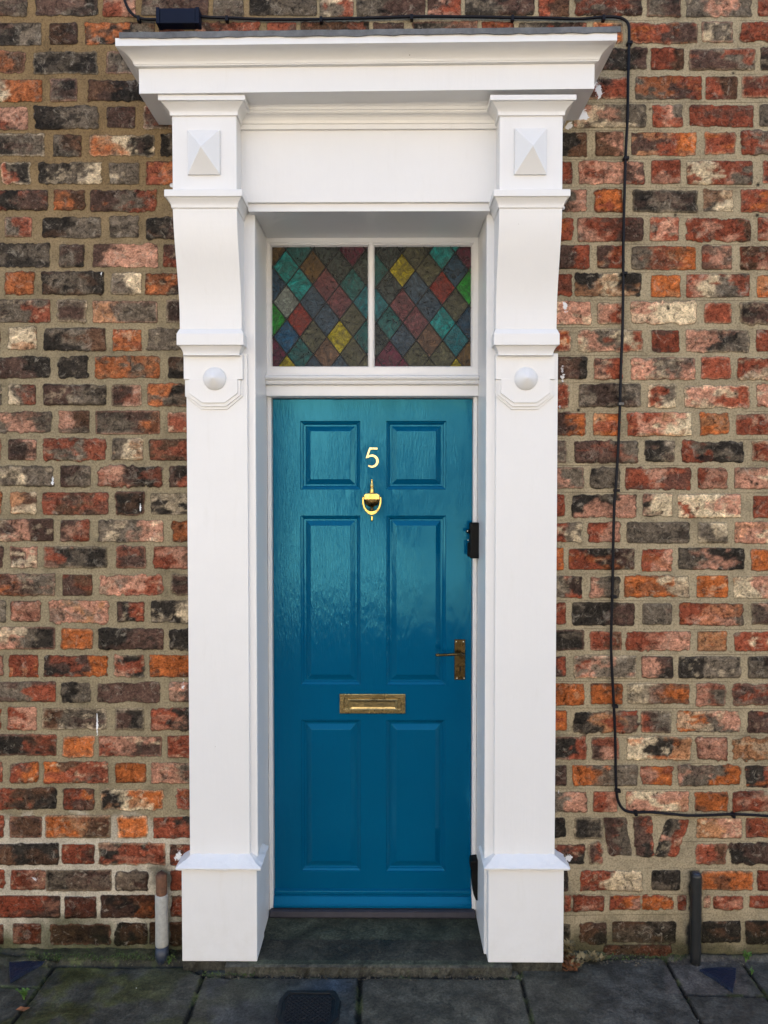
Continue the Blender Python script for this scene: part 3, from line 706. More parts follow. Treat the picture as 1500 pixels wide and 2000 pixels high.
# ------------------------------------------------------------------ doorway: step, sill, frame
SY = -.108
stp = MB()
def rough_block(x0, x1, y0, y1, z0, z1, nx, seed, jit):
    g = MB(); r = random.Random(seed); top = []; 
    ys = [y0, y0+.004, (y0+y1)/2, y1]
    vv = []; 
    for i in range(nx+1):
        x_ = x0+(x1-x0)*i/nx; a = r.uniform(-jit, jit); b = r.uniform(-jit, jit)
        vv += [(x_, y0+a-.002, z0), (x_, y0+a, (z0+z1)/2+b), (x_, y0+b*.5, z1-.004), (x_, y0+.006, z1), (x_, y1, z1), (x_, y1, z0)]
    ff = []
    for i in range(nx):
        for j in range(5):
            a = 6*i+j; ff.append((a, a+6, a+7, a+1))
    ff += [(0, 1, 2, 3, 4, 5), tuple(6*nx+j for j in range(6))[::-1]]
    return g.add(vv, ff)
sx0, sx1 = RL-.03, RRt+.03
step = rough_block(sx0, sx1, SY, .30, .012, .0335, 70, 2, .0018).build('door_step', M['stone'])
tag(step, 'worn dark green-grey stone doorstep between the two white plinths', 'doorstep')
bs = rough_block(X(440, 1890, SY), X(1000, 1890, SY), SY-.003, .045, -.03, .0320, 80, 4, .005)
base = bs.build('footing', M['stone'], step)
bs2 = rough_block(X(357, 1885, YP), X(1099, 1885, YP), YP+.006, .045, -.03, .0338, 90, 8, .004)
base2 = bs2.build('footing', M['stone'], step)
def color_attr(o, col):
    a = o.data.attributes.new('gcol', 'FLOAT_COLOR', 'POINT'); a.data.foreach_set('color', np.tile(np.array((*col, 1), np.float32), len(o.data.vertices)))
color_attr(step, (.040, .043, .028)); color_attr(base2, (.030, .028, .020)); color_attr(base, (.042, .040, .030))
sill = MB().prism_x(RL+.004, RRt-.004, [(.187, .034), (.184, .040), (.186, .0585), (.196, .062), (.30, .064), (.30, .034)]).build('door_sill', M['slate'])
frame = empty('door_frame', (0, 0, 0), label='white painted timber door frame with moulded transom rail in the deep opening', cat='door frame')
sill.parent = frame
YD = .24
DL = (X(532, 779, YD)+X(538, 1770, YD))/2; DR = (X(919, 779, YD)+X(922, 1770, YD))/2
DT = Z(727, 778.5, YD); DB = Z(727, 1774, .205)
def jamb(xa, xb):    # xa = lining side, xb = door side
    s_ = 1 if xb > xa else -1
    pf = [(xa, .205), (xa+s_*.008, .200), (xb-s_*.016, .200), (xb-s_*.012, .206), (xb-s_*.002, .208), (xb-s_*.0015, .30), (xa, .30)]
    return MB().prism_z(.0605, Z(727, 770, .2), pf).build('jamb', W, frame, .0015)
jamb(RL, DL); jamb(RRt, DR)
# transom rail
def tz(py, y): return Z(727, py, y)
tp = [(.30, DT+.001), (.215, DT+.001), (.207, DT+.001), (.205, tz(775, .205)), (.180, tz(773, .18)), (.180, tz(754, .18)), (.185, tz(752, .185)), (.168, tz(750, .168)), (.164, tz(745, .164)), (.170, tz(742, .17)),
      (.160, tz(741, .16)), (.155, tz(737, .155)), (.158, tz(734, .158)), (.172, tz(732, .17)), (.172, tz(730, .18)), (.30, tz(730, .18))]
MB().prism_x(RL+.0005, RRt-.0005, tp).build('transom_rail', W, frame, .001)
# ------------------------------------------------------------------ fanlight
fan = empty('transom_window', (0, 0, 0), label='fixed two-light transom window with coloured diamond leaded glass above the teal door', cat='window')
YW, YG = .205, .228
w0, w1 = RL+.0003, RRt-.0003; wz0, wz1 = tz(729.5, YW), zso-.0003
panes = []
for (a, b) in ((531.8, 718.3), (732.2, 919.5)):
    panes.append((X(a, 600, YG), X(b, 600, YG), Z(727, 715.5, YG), Z(727, 482.5, YG)))
e = .011
holes = [(p[0]-e, p[1]+e if i else p[1]+.0085, p[2]-e, p[3]+e) for i, p in enumerate(panes)]
holes[1] = (panes[1][0]-.0085, holes[1][1], holes[1][2], holes[1][3])
MB().plate(w0, w1, wz0, wz1, holes, YW, .26).build('sash_frame', W, fan, .0012)
for p, h in zip(panes, holes):
    g = MB()
    def rr(h, p, t): return [h[i]*(1-t)+p[i]*t for i in range(4)]
    L = [(rr(h, p, 0), YW), (rr(h, p, .02), YW+.004), (rr(h, p, .28), YW+.0045), (rr(h, p, .38), YW+.009), (rr(h, p, .62), YW+.0085), (rr(h, p, 1.0), YG-.001), (rr(h, p, 1.0), YG+.02)]
    vv = []; ff = []
    for i, (q, y_) in enumerate(L):
        vv += [(q[0], y_, q[2]), (q[1], y_, q[2]), (q[1], y_, q[3]), (q[0], y_, q[3])]
        if i:
            for j in range(4): ff.append((4*(i-1)+j, 4*(i-1)+(j+1) % 4, 4*i+(j+1) % 4, 4*i+j))
    g.add(vv, ff).build('glazing_bead', W, fan, 0)
GC = dict(teal=(.0,.17,.16), dteal=(.018,.075,.068), amber=(.085,.05,.018), mauve=(.105,.042,.042), olive=(.060,.058,.034), dark=(.026,.032,.027), slate=(.035,.052,.066),
          red=(.15,.028,.02), grey=(.20,.22,.19), blue=(.012,.06,.11), green=(.015,.17,.02), yellow=(.24,.20,.006), brown=(.10,.060,.038), maroon=(.065,.012,.022), dblue=(.014,.035,.055), cyan=(.01,.10,.11))
PC = [[(785,380,'teal'),(865,500,'teal'),(945,390,'amber'),(1035,510,'mauve'),(1110,400,'dark'),(1120,610,'mauve'),(1200,510,'dteal'),(1275,400,'dark'),(1280,610,'cyan'),(1200,730,'olive'),
 (1125,845,'yellow'),(1035,730,'slate'),(950,620,'slate'),(865,740,'red'),(785,620,'grey'),(785,840,'blue'),(700,750,'green'),(700,530,'dblue'),(865,950,'dteal'),(950,850,'olive'),(1040,950,'brown'),
 (1200,940,'olive'),(1280,850,'dteal'),(700,940,'maroon'),(780,1040,'yellow'),(700,310,'amber'),(860,290,'dteal'),(1200,300,'maroon'),(1035,300,'dark'),(950,1060,'slate'),(1120,1060,'slate')],
 [(283,400,'yellow'),(455,400,'olive'),(370,520,'slate'),(200,520,'dark'),(120,400,'dteal'),(540,530,'red'),(610,430,'dblue'),(280,625,'mauve'),(455,620,'slate'),(130,620,'cyan'),(620,640,'olive'),
 (700,540,'green'),(365,740,'mauve'),(540,750,'teal'),(200,740,'dteal'),(280,850,'slate'),(450,860,'brown'),(620,860,'cyan'),(690,750,'dblue'),(120,840,'dark'),(190,970,'maroon'),(360,950,'olive'),
 (540,960,'olive'),(680,970,'amber'),(610,1060,'yellow'),(540,300,'teal'),(690,300,'maroon'),(200,310,'dark'),(370,310,'olive')]]
def clip(poly, r):
    for ax, lim, sg in ((0, r[0], 1), (0, r[1], -1), (1, r[2], 1), (1, r[3], -1)):
        out = []
        for i in range(len(poly)):
            a, b = poly[i], poly[(i+1) % len(poly)]; da, db = (a[ax]-lim)*sg, (b[ax]-lim)*sg
            if da >= 0: out.append(a)
            if da*db < 0:
                t = da/(da-db); out.append((a[0]+(b[0]-a[0])*t, a[1]+(b[1]-a[1])*t))
        poly = out
        if not poly: return []
    return poly
for pi, (p, cl_, (ox, x0z)) in enumerate(zip(panes, PC, (((865, 620), 320), ((365, 640), 700)))):
    kz = 3.261; g = MB(); cols = []; lead = MB(); ext = .004
    R4 = (p[0]-ext, p[1]+ext, p[2]-ext, p[3]+ext)
    def wz(zx, zy): return at(x0z+zx/kz, 400+zy/kz, YG)
    rj = random.Random(9+pi)
    for i in range(-9, 10):
        for j in range(-9, 10):
            c = (ox[0]+i*85.5-j*83.5, ox[1]+i*111+j*111)
            quad = [wz(*c), wz(c[0]+85.5, c[1]+111), wz(c[0]+2, c[1]+222), wz(c[0]-83.5, c[1]+111)]
            q = clip(quad, R4)
            if len(q) < 3: continue
            cen = (c[0]+1, c[1]+111)
            best = min(cl_, key=lambda t: (t[0]-cen[0])**2+(t[1]-cen[1])**2)
            y_ = YG+rj.uniform(-.0008, .0008); ty = rj.uniform(-.012, .012); tx = rj.uniform(-.012, .012)
            cxq = sum(a[0] for a in q)/len(q); czq = sum(a[1] for a in q)/len(q)
            g.add([(a[0], y_+(a[0]-cxq)*tx+(a[1]-czq)*ty, a[1]) for a in q], [tuple(range(len(q)))])
            cols.append(GC[best[2]])
            for (a, b) in ((quad[0], quad[1]), (quad[0], quad[3])):
                seg = clip([a, b, (b[0]+1e-7, b[1]+1e-7)], R4)
                if len(seg) >= 2:
                    d = math.hypot(seg[1][0]-seg[0][0], seg[1][1]-seg[0][1])
                    far = max(seg, key=lambda s_: math.hypot(s_[0]-seg[0][0], s_[1]-seg[0][1]))
                    if math.hypot(far[0]-seg[0][0], far[1]-seg[0][1]) > .004:
                        lead.tube([(seg[0][0], YG-.001, seg[0][1]), (far[0], YG-.001, far[1])], .0022, 6)
    go = g.build('glass_pane', M['glass'], fan, recalc=False)
    at_ = go.data.attributes.new('gl', 'FLOAT_COLOR', 'FACE')
    for q, c in enumerate(cols): m_ = sum(c)/3; at_.data[q].color = (*[max(.002, m_+(k_-m_)*1.3) for k_ in c], 1)
    lead.build('leading', M['came'], go)
# dark hall behind
hl = MB(); hx0, hx1 = RL-.02, RRt+.02
hl.add([(hx0, .345, 0), (hx1, .345, 0), (hx1, .345, 2.9), (hx0, .345, 2.9), (hx0, 3, 0), (hx1, 3, 0), (hx1, 3, 2.9), (hx0, 3, 2.9)], [(0, 1, 5, 4), (1, 2, 6, 5), (2, 3, 7, 6), (3, 0, 4, 7), (4, 5, 6, 7)])
tag(hl.build('hallway', M['hall'], recalc=False), kind='structure')

# ------------------------------------------------------------------ teal door
T = M['teal']
door = empty('front_door', ((DL+DR)/2, YD, DB), label='glossy teal six-panel front door with brass fittings and the number 5', cat='door')
def av(vals): return sum(vals)/len(vals)
PLx = (av([X(585, 890, YD), X(587, 1150, YD), X(590, 1550, YD)]), av([X(702, 890, YD), X(702.5, 1150, YD), X(707, 1550, YD)]))
PRx = (av([X(751, 890, YD), X(754, 1150, YD), X(759, 1550, YD)]), av([X(869, 890, YD), X(870, 1150, YD), X(873, 1550, YD)]))
rows = [(Z(727, 956, YD), Z(727, 822, YD)), (Z(727, 1338, YD), Z(727, 1007, YD)), (Z(727, 1702, YD), Z(727, 1406, YD))]
hs = [(a, b, c, d) for c, d in rows for a, b in (PLx, PRx)]
MB().plate(DL, DR, DB+.002, DT-.003, hs, YD, YD+.044).build('door_leaf', T, door, .0012)
for ri, (c, d) in enumerate(rows):
    for (a, b) in (PLx, PRx):
        inn = [(.0, YD), (.0015, YD+.004), (.004, YD+.0055), (.009, YD+.0085), (.012, YD+.013), (.0145, YD+.0145), (.0155, YD+.0145), (.020, YD+.0145), (.038, YD+.0045), (.0395, YD+.0032)]
        MB().rings((a, b, c, d), inn).build('door_panel', T, door, .0008)
# weatherboard
wy = YD
def wz_(py, y): return Z(727, py, y)
wp = [(wy+.002, wz_(1735, wy)), (wy-.004, wz_(1737, wy-.004)), (wy-.012, wz_(1741, wy-.012)), (wy-.013, wz_(1746, wy-.013)), (wy-.010, wz_(1749, wy-.010)), (wy-.016, wz_(1751, wy-.016)),
      (wy-.022, wz_(1757, wy-.022)), (wy-.030, wz_(1765, wy-.030)), (wy-.036, wz_(1769, wy-.036)), (wy-.036, wz_(1773.5, wy-.036)), (wy-.030, wz_(1775.5, wy-.034)), (wy+.002, wz_(1775.5, wy-.034))]
MB().prism_x(DL-.002, DR+.002, wp).build('weatherboard', T, door, .001)
ZK = 11.76
def kz_(zx, zy, y=YD): return at(690+zx/ZK, 860+zy/ZK, y)
# the number 5
g = MB()
g.ribbon([kz_(556, 190), kz_(372, 190)], [.0074, .0074], YD-.0040, YD)
g.ribbon([kz_(392, 168), kz_(372, 215), kz_(335, 330), kz_(300, 412)], [.0058, .0066, .0072, .0045], YD-.0037, YD)
pts = []; ws = []
for i in range(27):
    a = R_(-140+i*(268/26)); pts.append(kz_(428+128*math.cos(a), 478+128*math.sin(a))); ws.append(.0056+.0040*math.sin(math.pi*i/26))
g.ribbon(pts, ws, YD-.0034, YD)
num = g.build('number_five', M['number'], door, .0004)
for zx, zy in ((450, 192), (372, 572)):
    q = kz_(zx, zy); MB().lathe(q[0], 0, [(.0017, YD-.0038), (.0016, YD-.0046), (.0003, YD-.0048)], 10, axis='y', cz=q[1]).build('screw', M['handle'], num)
# urn knocker
u = 1/ZK/502.0
kx, _ = kz_(428, 1200); def_z = lambda zy: kz_(428, zy, YD-.012)[1]
pl = [(8, 893), (20, 903), (22, 918), (12, 935), (14, 950), (20, 975), (32, 1020), (42, 1050), (44, 1066), (30, 1072), (30, 1100), (44, 1112), (42, 1140), (56, 1195), (62, 1215)]
kn = MB().lathe(kx, YD-.008, [(r*u, def_z(zy)) for r, zy in pl], 18, flat=.8).build('knocker_plate', M['gold'], door, smooth=True)
bl = MB(); a = [kz_(250, 1240), kz_(600, 1240), kz_(600, 1360), kz_(262, 1360)]
bl.prism_y(YD-.024, YD, [kz_(300, 1222), kz_(545, 1222), kz_(600, 1250), kz_(598, 1358), kz_(258, 1358), kz_(252, 1250)])
bl.build('hinge_block', M['gold'], kn, .0012)
MB().lathe(kx, YD-.014, [(r*u, def_z(zy)) for r, zy in [(168, 1358), (168, 1380), (165, 1410), (152, 1450), (122, 1490), (64, 1522), (30, 1540), (28, 1560), (44, 1566), (44, 1612), (30, 1616)]], 24, flat=.55).build('urn', M['handle'], kn, smooth=True)
ring = []; wr = []
for zx, zy, wd in ((232, 1300, 30), (228, 1380, 34), (232, 1460, 38), (256, 1540, 42), (300, 1605, 52), (360, 1652, 74), (428, 1670, 96)):
    ring.append((zx, zy)); wr.append(wd*u)
full = ring + [(856-x_, y_) for x_, y_ in ring[::-1][1:]]
MB().ribbon([kz_(*q) for q in full], wr+wr[::-1][1:], YD-.022, YD-.012).build('knocker_ring', M['gold'], kn, .0012)
pv = MB(); q = kz_(212, 1308); q2 = kz_(640, 1308); pv.tube([(q[0], YD-.016, q[1]), (q2[0], YD-.016, q2[1])], .0028, 10); pv.build('pivot_pin', M['handle'], kn)
MB().lathe(kx, YD-.008, [(r*u, def_z(zy)) for r, zy in [(14, 1730), (26, 1755), (18, 1780), (24, 1820), (22, 1845), (6, 1866)]], 14, flat=.8).build('striker', M['gold'], kn, smooth=True)
# letter plate
lx0, lz1 = at(663, 1354.5, YD); lx1, lz0 = at(792, 1393.5, YD)
lp = MB().rings((lx0, lx1, lz0, lz1), [(0, YD), (0.0005, YD-.005), (.002, YD-.0062), (.017, YD-.0062), (.019, YD-.0035), (.021, YD-.0035)]).build('letter_plate', M['brass'], door, .0006)
fx0, fz1 = at(679, 1364.5, YD); fx1, fz0 = at(776, 1386, YD)
MB().rings((fx0, fx1, fz0, fz1), [(0, YD-.003), (0.0008, YD-.0075), (.003, YD-.009), (.0055, YD-.0075), (.012, YD-.0068)]).build('letter_flap', M['brass'], lp, .0005)
# lever handle on long plate
hx0, hz1 = at(887.5, 1248.5, YD); hx1, hz0 = at(908.5, 1327.5, YD)
hp = MB().rings((hx0, hx1, hz0, hz1), [(0, YD), (0.0005, YD-.003), (.002, YD-.0045), (.008, YD-.0045), (.009, YD-.0055), (.012, YD-.0055)]).build('lever_plate', M['handle'], door, .0005)
lv = MB(); pts = [(902, 1279, .0), (902, 1278.5, .02), (900.5, 1278, .036), (896, 1277.5, .044), (888, 1278, .046), (872, 1279, .047), (858, 1279.5, .048), (852, 1279.5, .048), (850.5, 1279.5, .0485)]
P3 = []
for a, b, d in pts:
    q = at(a, b, YD-d); P3.append((q[0], YD-d, q[1]))
lv.tube(P3, [.0085, .0075, .0072, .0068, .0055, .0050, .0055, .0060, .0030], 12); lo = lv.build('lever', M['handle'], hp, smooth=True)
q = at(901.5, 1279, YD); MB().lathe(q[0], 0, [(.0125, YD-.004), (.0125, YD-.009), (.010, YD-.012)], 20, axis='y', cz=q[1]).build('lever_rose', M['handle'], hp, smooth=False)
for a, b in ((891, 1253), (905, 1253), (892.5, 1324), (906, 1324)):
    q = at(a, b, YD); MB().lathe(q[0], 0, [(.0030, YD-.0040), (.0030, YD-.0058), (.0018, YD-.0068), (.0002, YD-.007)], 12, axis='y', cz=q[1]).build('screw', M['screw'], hp, smooth=True)
q = at(899, 1303, YD); kh = MB(); kh.lathe(q[0], 0, [(.0036, YD-.0050), (.0036, YD-.0068)], 12, axis='y', cz=q[1])
kh.prism_y(YD-.0067, YD-.004, [(q[0]-.0016, q[1]), (q[0]+.0016, q[1]), (q[0]+.0028, q[1]-.015), (q[0]-.0028, q[1]-.015)]); kh.build('keyhole', M['dark'], hp)

# ------------------------------------------------------------------ black boxes on the right jamb
def jx(px, py, y): return at(px, py, y)
bell = empty('doorbell', (X(930, 1057, .19), .2, Z(930, 1057, .2)), label='upper black plastic box with a small side button, at mid height on the right jamb', cat='doorbell')
y0 = .150
o0, o1 = X(918.5, 1057, y0), X(941, 1057, y0); za, zb = Z(930, 1091, y0), Z(930, 1021, y0)
MB().box(o0, o1-.006, y0, .1995, za, zb).build('body', M['black'], bell, .005, seg=3)
MB().box(o1-.0055, o1+.001, y0+.004, .1995, za-.008, zb+.004).build('mounting_plate', M['black'], bell, .002)
bt = MB(); q = at(912.5, 1038, y0+.02); bt.tube([(o0+.002, y0+.022, q[1]), (q[0]+.002, y0+.022, q[1]), (q[0]-.004, y0+.022, q[1])], [.008, .0085, .005], 12); bt.build('button', M['black'], bell, smooth=True)
q = at(913.5, 1037.5, y0+.008); MB().lathe(q[0], 0, [(.0028, y0+.015), (.0026, y0+.0118), (.0004, y0+.011)], 10, axis='y', cz=q[1]).build('stud', M['screw'], bell)
q = at(914.5, 1055, y0+.018); MB().lathe(q[0], 0, [(.0025, y0+.024), (.0022, y0+.020), (.0004, y0+.0195)], 10, axis='y', cz=q[1]).build('stud', M['screw'], bell)
sd2 = MB(); sd2.prism_z(Z(930, 1088, y0), Z(930, 1060, y0), [(o0+.003, y0+.006), (o0-.008, y0+.020), (o0-.008, y0+.036), (o0+.003, y0+.046)]); sd2.build('side_grip', M['black'], bell, .003)
ks = empty('key_safe', (X(930, 1720, .19), .2, Z(930, 1720, .2)), label='lower black plastic casing tapering to its foot, low on the right jamb', cat='key safe')
y1 = .150
def kp(zx, zy): return at(880+zx/14.29, 1660+zy/14.29, y1)
MB().prism_y(y1, .1995, [kp(590, 520), kp(900, 520), kp(915, 800), kp(900, 1200), kp(890, 1415), kp(710, 1420), kp(640, 1250), kp(600, 900)]).build('casing', M['black'], ks, .003)
MB().prism_y(y1-.004, .1995, [kp(550, 515), kp(560, 320), kp(600, 305), kp(770, 285), kp(870, 290), kp(895, 420), kp(910, 560), kp(590, 600)]).build('cover', M['black'], ks, .003)
q = kp(905, 690); MB().prism_y(y1+.004, y1+.02, [(q[0]-.001, q[1]-.008), (q[0]+.002, q[1]-.008), (q[0]+.002, q[1]+.008), (q[0]-.001, q[1]+.008)]).build('catch', M['screw'], ks)
q = kp(830, 270); MB().box(q[0]-.004, q[0]+.004, y1+.01, y1+.03, q[1]-.004, q[1]+.003).build('tab', M['black'], ks, .001)

# ------------------------------------------------------------------ cable, clips, junction box
cabpts = [(232, -60), (238, -25), (246, 8), (257, 26), (272, 35), (292, 38), (345, 36), (392, 33), (420, 34.5), (450, 35), (505, 37.5), (560, 38), (620, 37.5), (690, 36), (760, 34), (830, 32), (915, 33), (1000, 34.5), (1060, 35), (1130, 37),
 (1175, 33.5), (1203, 33.5), (1220, 39), (1228, 52), (1228.5, 90), (1227, 150), (1225.5, 230), (1222, 300), (1219, 400), (1217.5, 480), (1217, 560), (1216, 640), (1213, 710), (1211, 790), (1208, 860), (1206, 900), (1203, 950), (1200, 985), (1198, 1050),
 (1197, 1110), (1195.5, 1180), (1193.5, 1240), (1194, 1280), (1197, 1340), (1200, 1400), (1202, 1460), (1202.5, 1510), (1204, 1545), (1208, 1566), (1218, 1581), (1235, 1586.5), (1270, 1586.5), (1310, 1590), (1345, 1593), (1380, 1592.5), (1430, 1590.5), (1470, 1592), (1520, 1595), (1600, 1597), (1700, 1594)]
def cm(pts, k=4):
    P = [np.array(p, float) for p in pts]; P = [2*P[0]-P[1]]+P+[2*P[-1]-P[-2]]; out = []
    for i in range(1, len(P)-2):
        for j in range(k):
            t = j/k; a, b, c, d = P[i-1], P[i], P[i+1], P[i+2]
            out.append(.5*((2*b)+(-a+c)*t+(2*a-5*b+4*c-d)*t*t+(-a+3*b-3*c+d)*t**3))
    out.append(P[-2]); return out
YCB = -.0135
P3 = []
for p in cm(cabpts):
    q = at(p[0], p[1], YCB); P3.append((q[0], YCB, q[1]))
cab = MB().tube(P3, .0050, 8).build('cable', M['cable'], smooth=True)
tag(cab, 'thin black cable clipped across the brick above the cornice and down the right side', 'cable')
for a, b, v in ((271, 35, 0), (443, 35, 0), (627, 37, 0), (804, 32, 0), (1001, 34, 0), (1179, 33.5, 0), (1228, 84, 1), (1221, 309, 1), (1218, 534, 1), (1211, 789, 1), (1203, 958, 1), (1197, 1165, 1), (1200, 1380, 1), (1205, 1545, 1), (1242, 1586.5, 0), (1433, 1590.5, 0)):
    q = at(a, b, YCB); c = MB()
    if v: c.box(q[0]-.0062, q[0]+.0125, YCB-.0070, .0, q[1]-.005, q[1]+.005)
    else: c.box(q[0]-.005, q[0]+.005, YCB-.0070, .0, q[1]-.0125, q[1]+.0055)
    c.build('cable_clip', M['clip'] if (a, b) == (1211, 789) else M['cable'], cab, .001)
jb = empty('junction_box', (X(346, 30, -.03), 0, Z(346, 46, -.03)), label='small navy blue plastic junction box on the black cable at top left', cat='junction box')
yj = -.040
b0, zt1 = at(304.5, 15, yj); b1, zt0 = at(389, 46, yj)
MB().box(b0+.012, b1-.012, yj, .0, zt0+.002, zt1-.001).build('body', M['bluebox'], jb, .003)
for a, b in ((b0, b0+.0125), (b1-.0125, b1)): MB().box(a, b, yj-.003, .0, zt0, zt1+.001).build('end_cap', M['bluebox'], jb, .002)

# ------------------------------------------------------------------ cut-off pipes
pl_ = empty('pipe_stub', (X(316, 1866, -.04), -.04, .0), label='stubby pale grey pipe with a rusty broken top, left of the surround', cat='pipe')
yp = -.035; xp = X(316, 1800, yp)
def zz(py): return Z(316, py, yp)
rad = .0225
rn = random.Random(4)
MB().lathe(xp, yp, [(rad, -.01), (rad+.0015, zz(1868)), (rad+.001, zz(1846))], 20).build('tarred_foot', M['tar'], pl_, smooth=True)
MB().lathe(xp, yp, [(rad, zz(1846)), (rad+.0008, zz(1843)), (rad, zz(1800)), (rad+.0005, zz(1750)), (rad-.001, zz(1746))], 20).build('painted_length', M['greypaint'], pl_, smooth=True)
t = MB(); vv = []; seg = 20; hs_ = [zz(1747), zz(1735), zz(1720), zz(1711), zz(1706)]
for i, h in enumerate(hs_):
    for j in range(seg):
        a = 2*math.pi*j/seg; r = (rad-.003)*(1-.12*(i > 3))+rn.uniform(-.0012, .0012); vv.append((xp+r*math.cos(a), yp+r*math.sin(a), h+(rn.uniform(-.004, .004) if i > 2 else 0)))
ff = [(i*seg+j, i*seg+(j+1) % seg, (i+1)*seg+(j+1) % seg, (i+1)*seg+j) for i in range(4) for j in range(seg)] + [tuple(range(4*seg, 5*seg))]
t.add(vv, ff).build('rusty_end', M['rust'], pl_, smooth=True)
yr = -.035; xr = X(1359, 1790, yr)
def zr(py): return Z(1357, py, yr)
pr_ = empty('iron_pipe', (xr, yr, 0), label='black painted cut-off iron pipe standing against the bricks at right', cat='pipe')
MB().lathe(xr, yr, [(.0185, -.01), (.019, zr(1868)), (.0185, zr(1800)), (.0185, zr(1712)), (.0180, zr(1707)), (.0145, zr(1706)), (.012, zr(1708))], 24).build('shaft', M['blackpaint'], pr_, smooth=True)
MB().lathe(xr, yr, [(.0140, zr(1709)), (.0130, zr(1705)), (.006, zr(1704))], 20).build('end_plug', M['tar'], pr_, smooth=True)
MB().box(xr-.012, xr+.012, yr, .0, zr(1760), zr(1745)).build('wall_clip', M['blackpaint'], pr_, .002)

# ------------------------------------------------------------------ pavement
ax = np.arange(-1.8, 1.8+1e-6, .005); ay = np.arange(-.85, .03, .005)
AX, AY = np.meshgrid(ax, ay)
N1 = fbm(AX*22, AY*22, 50, 4)-.5; N2 = fbm(AX*80, AY*80, 60, 3)-.5; N3 = fbm(AX*5, AY*5, 70, 3)-.5
joints = [([(404, 1886), (384, 1940), (361, 2000), (325, 2100)], .0055), ([(703, 1904), (700, 2000), (697, 2100)], .0075), ([(1014, 1893), (1024, 1940), (1040, 2000), (1066, 2100)], .0045),
 ([(114, 1878), (60, 1952), (23, 2000), (-40, 2090)], .004), ([(1296, 1868), (1330, 1930), (1371, 2000), (1428, 2100)], .0035), ([(1452, 1884), (1500, 1951), (1570, 2050)], .0045),
 ([(100, 1885), (250, 1887), (372, 1887)], .008), ([(372, 1891), (404, 1906), (700, 1907), (1012, 1909)], .008), ([(1085, 1874), (1298, 1871)], .007), ([(1298, 1869), (1600, 1868)], .009),
 ([(1343, 1942), (1430, 1945), (1620, 1948)], .0025), ([(-200, 1921), (0, 1927), (75, 1929)], .003), ([(-200, 1868), (0, 1870), (114, 1878)], .009)]
jd = np.full(AX.shape, 1.0)
for pts, wd in joints:
    P = [atg(*p) for p in pts]
    for a, b in zip(P[:-1], P[1:]):
        vx, vy = b[0]-a[0], b[1]-a[1]; t = np.clip(((AX-a[0])*vx+(AY-a[1])*vy)/(vx*vx+vy*vy), 0, 1)
        d = np.hypot(AX-a[0]-t*vx, AY-a[1]-t*vy)-wd+N1*.010+N2*.004
        jd = np.minimum(jd, d)
d = np.abs(AY+.80)-.006+N1*.006; jd = np.minimum(jd, d)
GPX, GPY = project(AX, AY, np.zeros_like(AX))
edge = np.where(GPX < 380, 1884, np.where(GPX > 1060, 1872, 0))
dirt = ((edge > 0) & (GPY < edge)).astype(float)
dirt = np.where(edge > 0, sst(5, -3, GPY-edge+N1*12), 0)
hz = -.012*sst(.003, -.004, jd) + N1*.0035 + N2*.0012 + N3*.004
hz = hz + dirt*(.006+.018*sst(-.09, -.01, AY)+N1*.012)
# the shallow hollow left by a broken corner on the right, and the iron cover's seat
gcol = np.empty(AX.shape+(3,)); gcol[:] = (.040, .041, .037)
def reg(m, c):
    global gcol
    m = m[..., None]; gcol = gcol*(1-m)+np.array(c)*m
reg(((GPX > 404) & (GPX < 702)).astype(float), (.036, .039, .042)); reg(((GPX > 702) & (GPX < 1016)).astype(float), (.047, .046, .040))
reg((sst(700, 100, GPX+N1*200)*sst(.40, .62, .5+N3*1.2+N1*.5)), (.042, .046, .018)); reg(sst(1100, 1200, GPX)*.6, (.052, .053, .056))
reg((sst(1892, 1872, GPY+N1*30)*sst(420, 300, GPX))*.7, (.035, .055, .012))
reg(((GPX > 1298) & (GPX < 1460) & (GPY < 1942)).astype(float)*.6, (.075, .068, .070))
reg(np.exp(-((GPX-650)/45)**2-((GPY-1924)/14)**2)*.7, (.030, .050, .085))
gcol = gcol*np.array((1.10, 1.04, .88))
reg(sst(.006, -.002, jd), (.006, .006, .004)); reg(dirt*.9, (.028, .026, .014))
reg((sst(0.012, .002, jd)*sst(.5, .62, .5+N1))*.7, (.045, .055, .015))
gv = np.arange(AX.size).reshape(AX.shape)
pv = empty('pavement', (0, 0, 0), kind='structure')
grid_mesh('slabs', M['stone'], np.stack([AX, AY, hz], -1), gv, np.ones((AX.shape[0]-1, AX.shape[1]-1), bool), dict(gcol=gcol), pv)
bp = MB(); bp.box(-12, 12, -2.2, -.85, -.12, -.002); bp.box(-12, -1.8, -.85, .0, -.12, -.002); bp.box(1.8, 12, -.85, .0, -.12, -.002)
bo = bp.build('far_slabs', M['stone'], pv); color_attr(bo, (.045, .045, .042))
kb = MB(); kb.box(-12, 12, -2.36, -2.203, -.14, .0); ko = kb.build('kerb', M['stone'], pv, .01); color_attr(ko, (.10, .10, .095))
rd = MB().box(-40, 40, -7.4, -2.363, -.3, -.13).build('road', M['asphalt']); tag(rd, kind='structure')
op = MB().box(-40, 40, -9.6, -7.403, -.3, .0).build('opposite_pavement', plain('dry_paving', (.32, .27, .20), .85, 0, 6, .25, .3)); tag(op, kind='structure')
gd = MB().box(-150, 150, -160, -22, -.4, -.05).build('ground', M['asphalt']); tag(gd, kind='structure')
gd2 = MB().box(-150, 150, 3.2, 150, -.4, -.05).build('ground', M['asphalt']); tag(gd2, kind='structure')

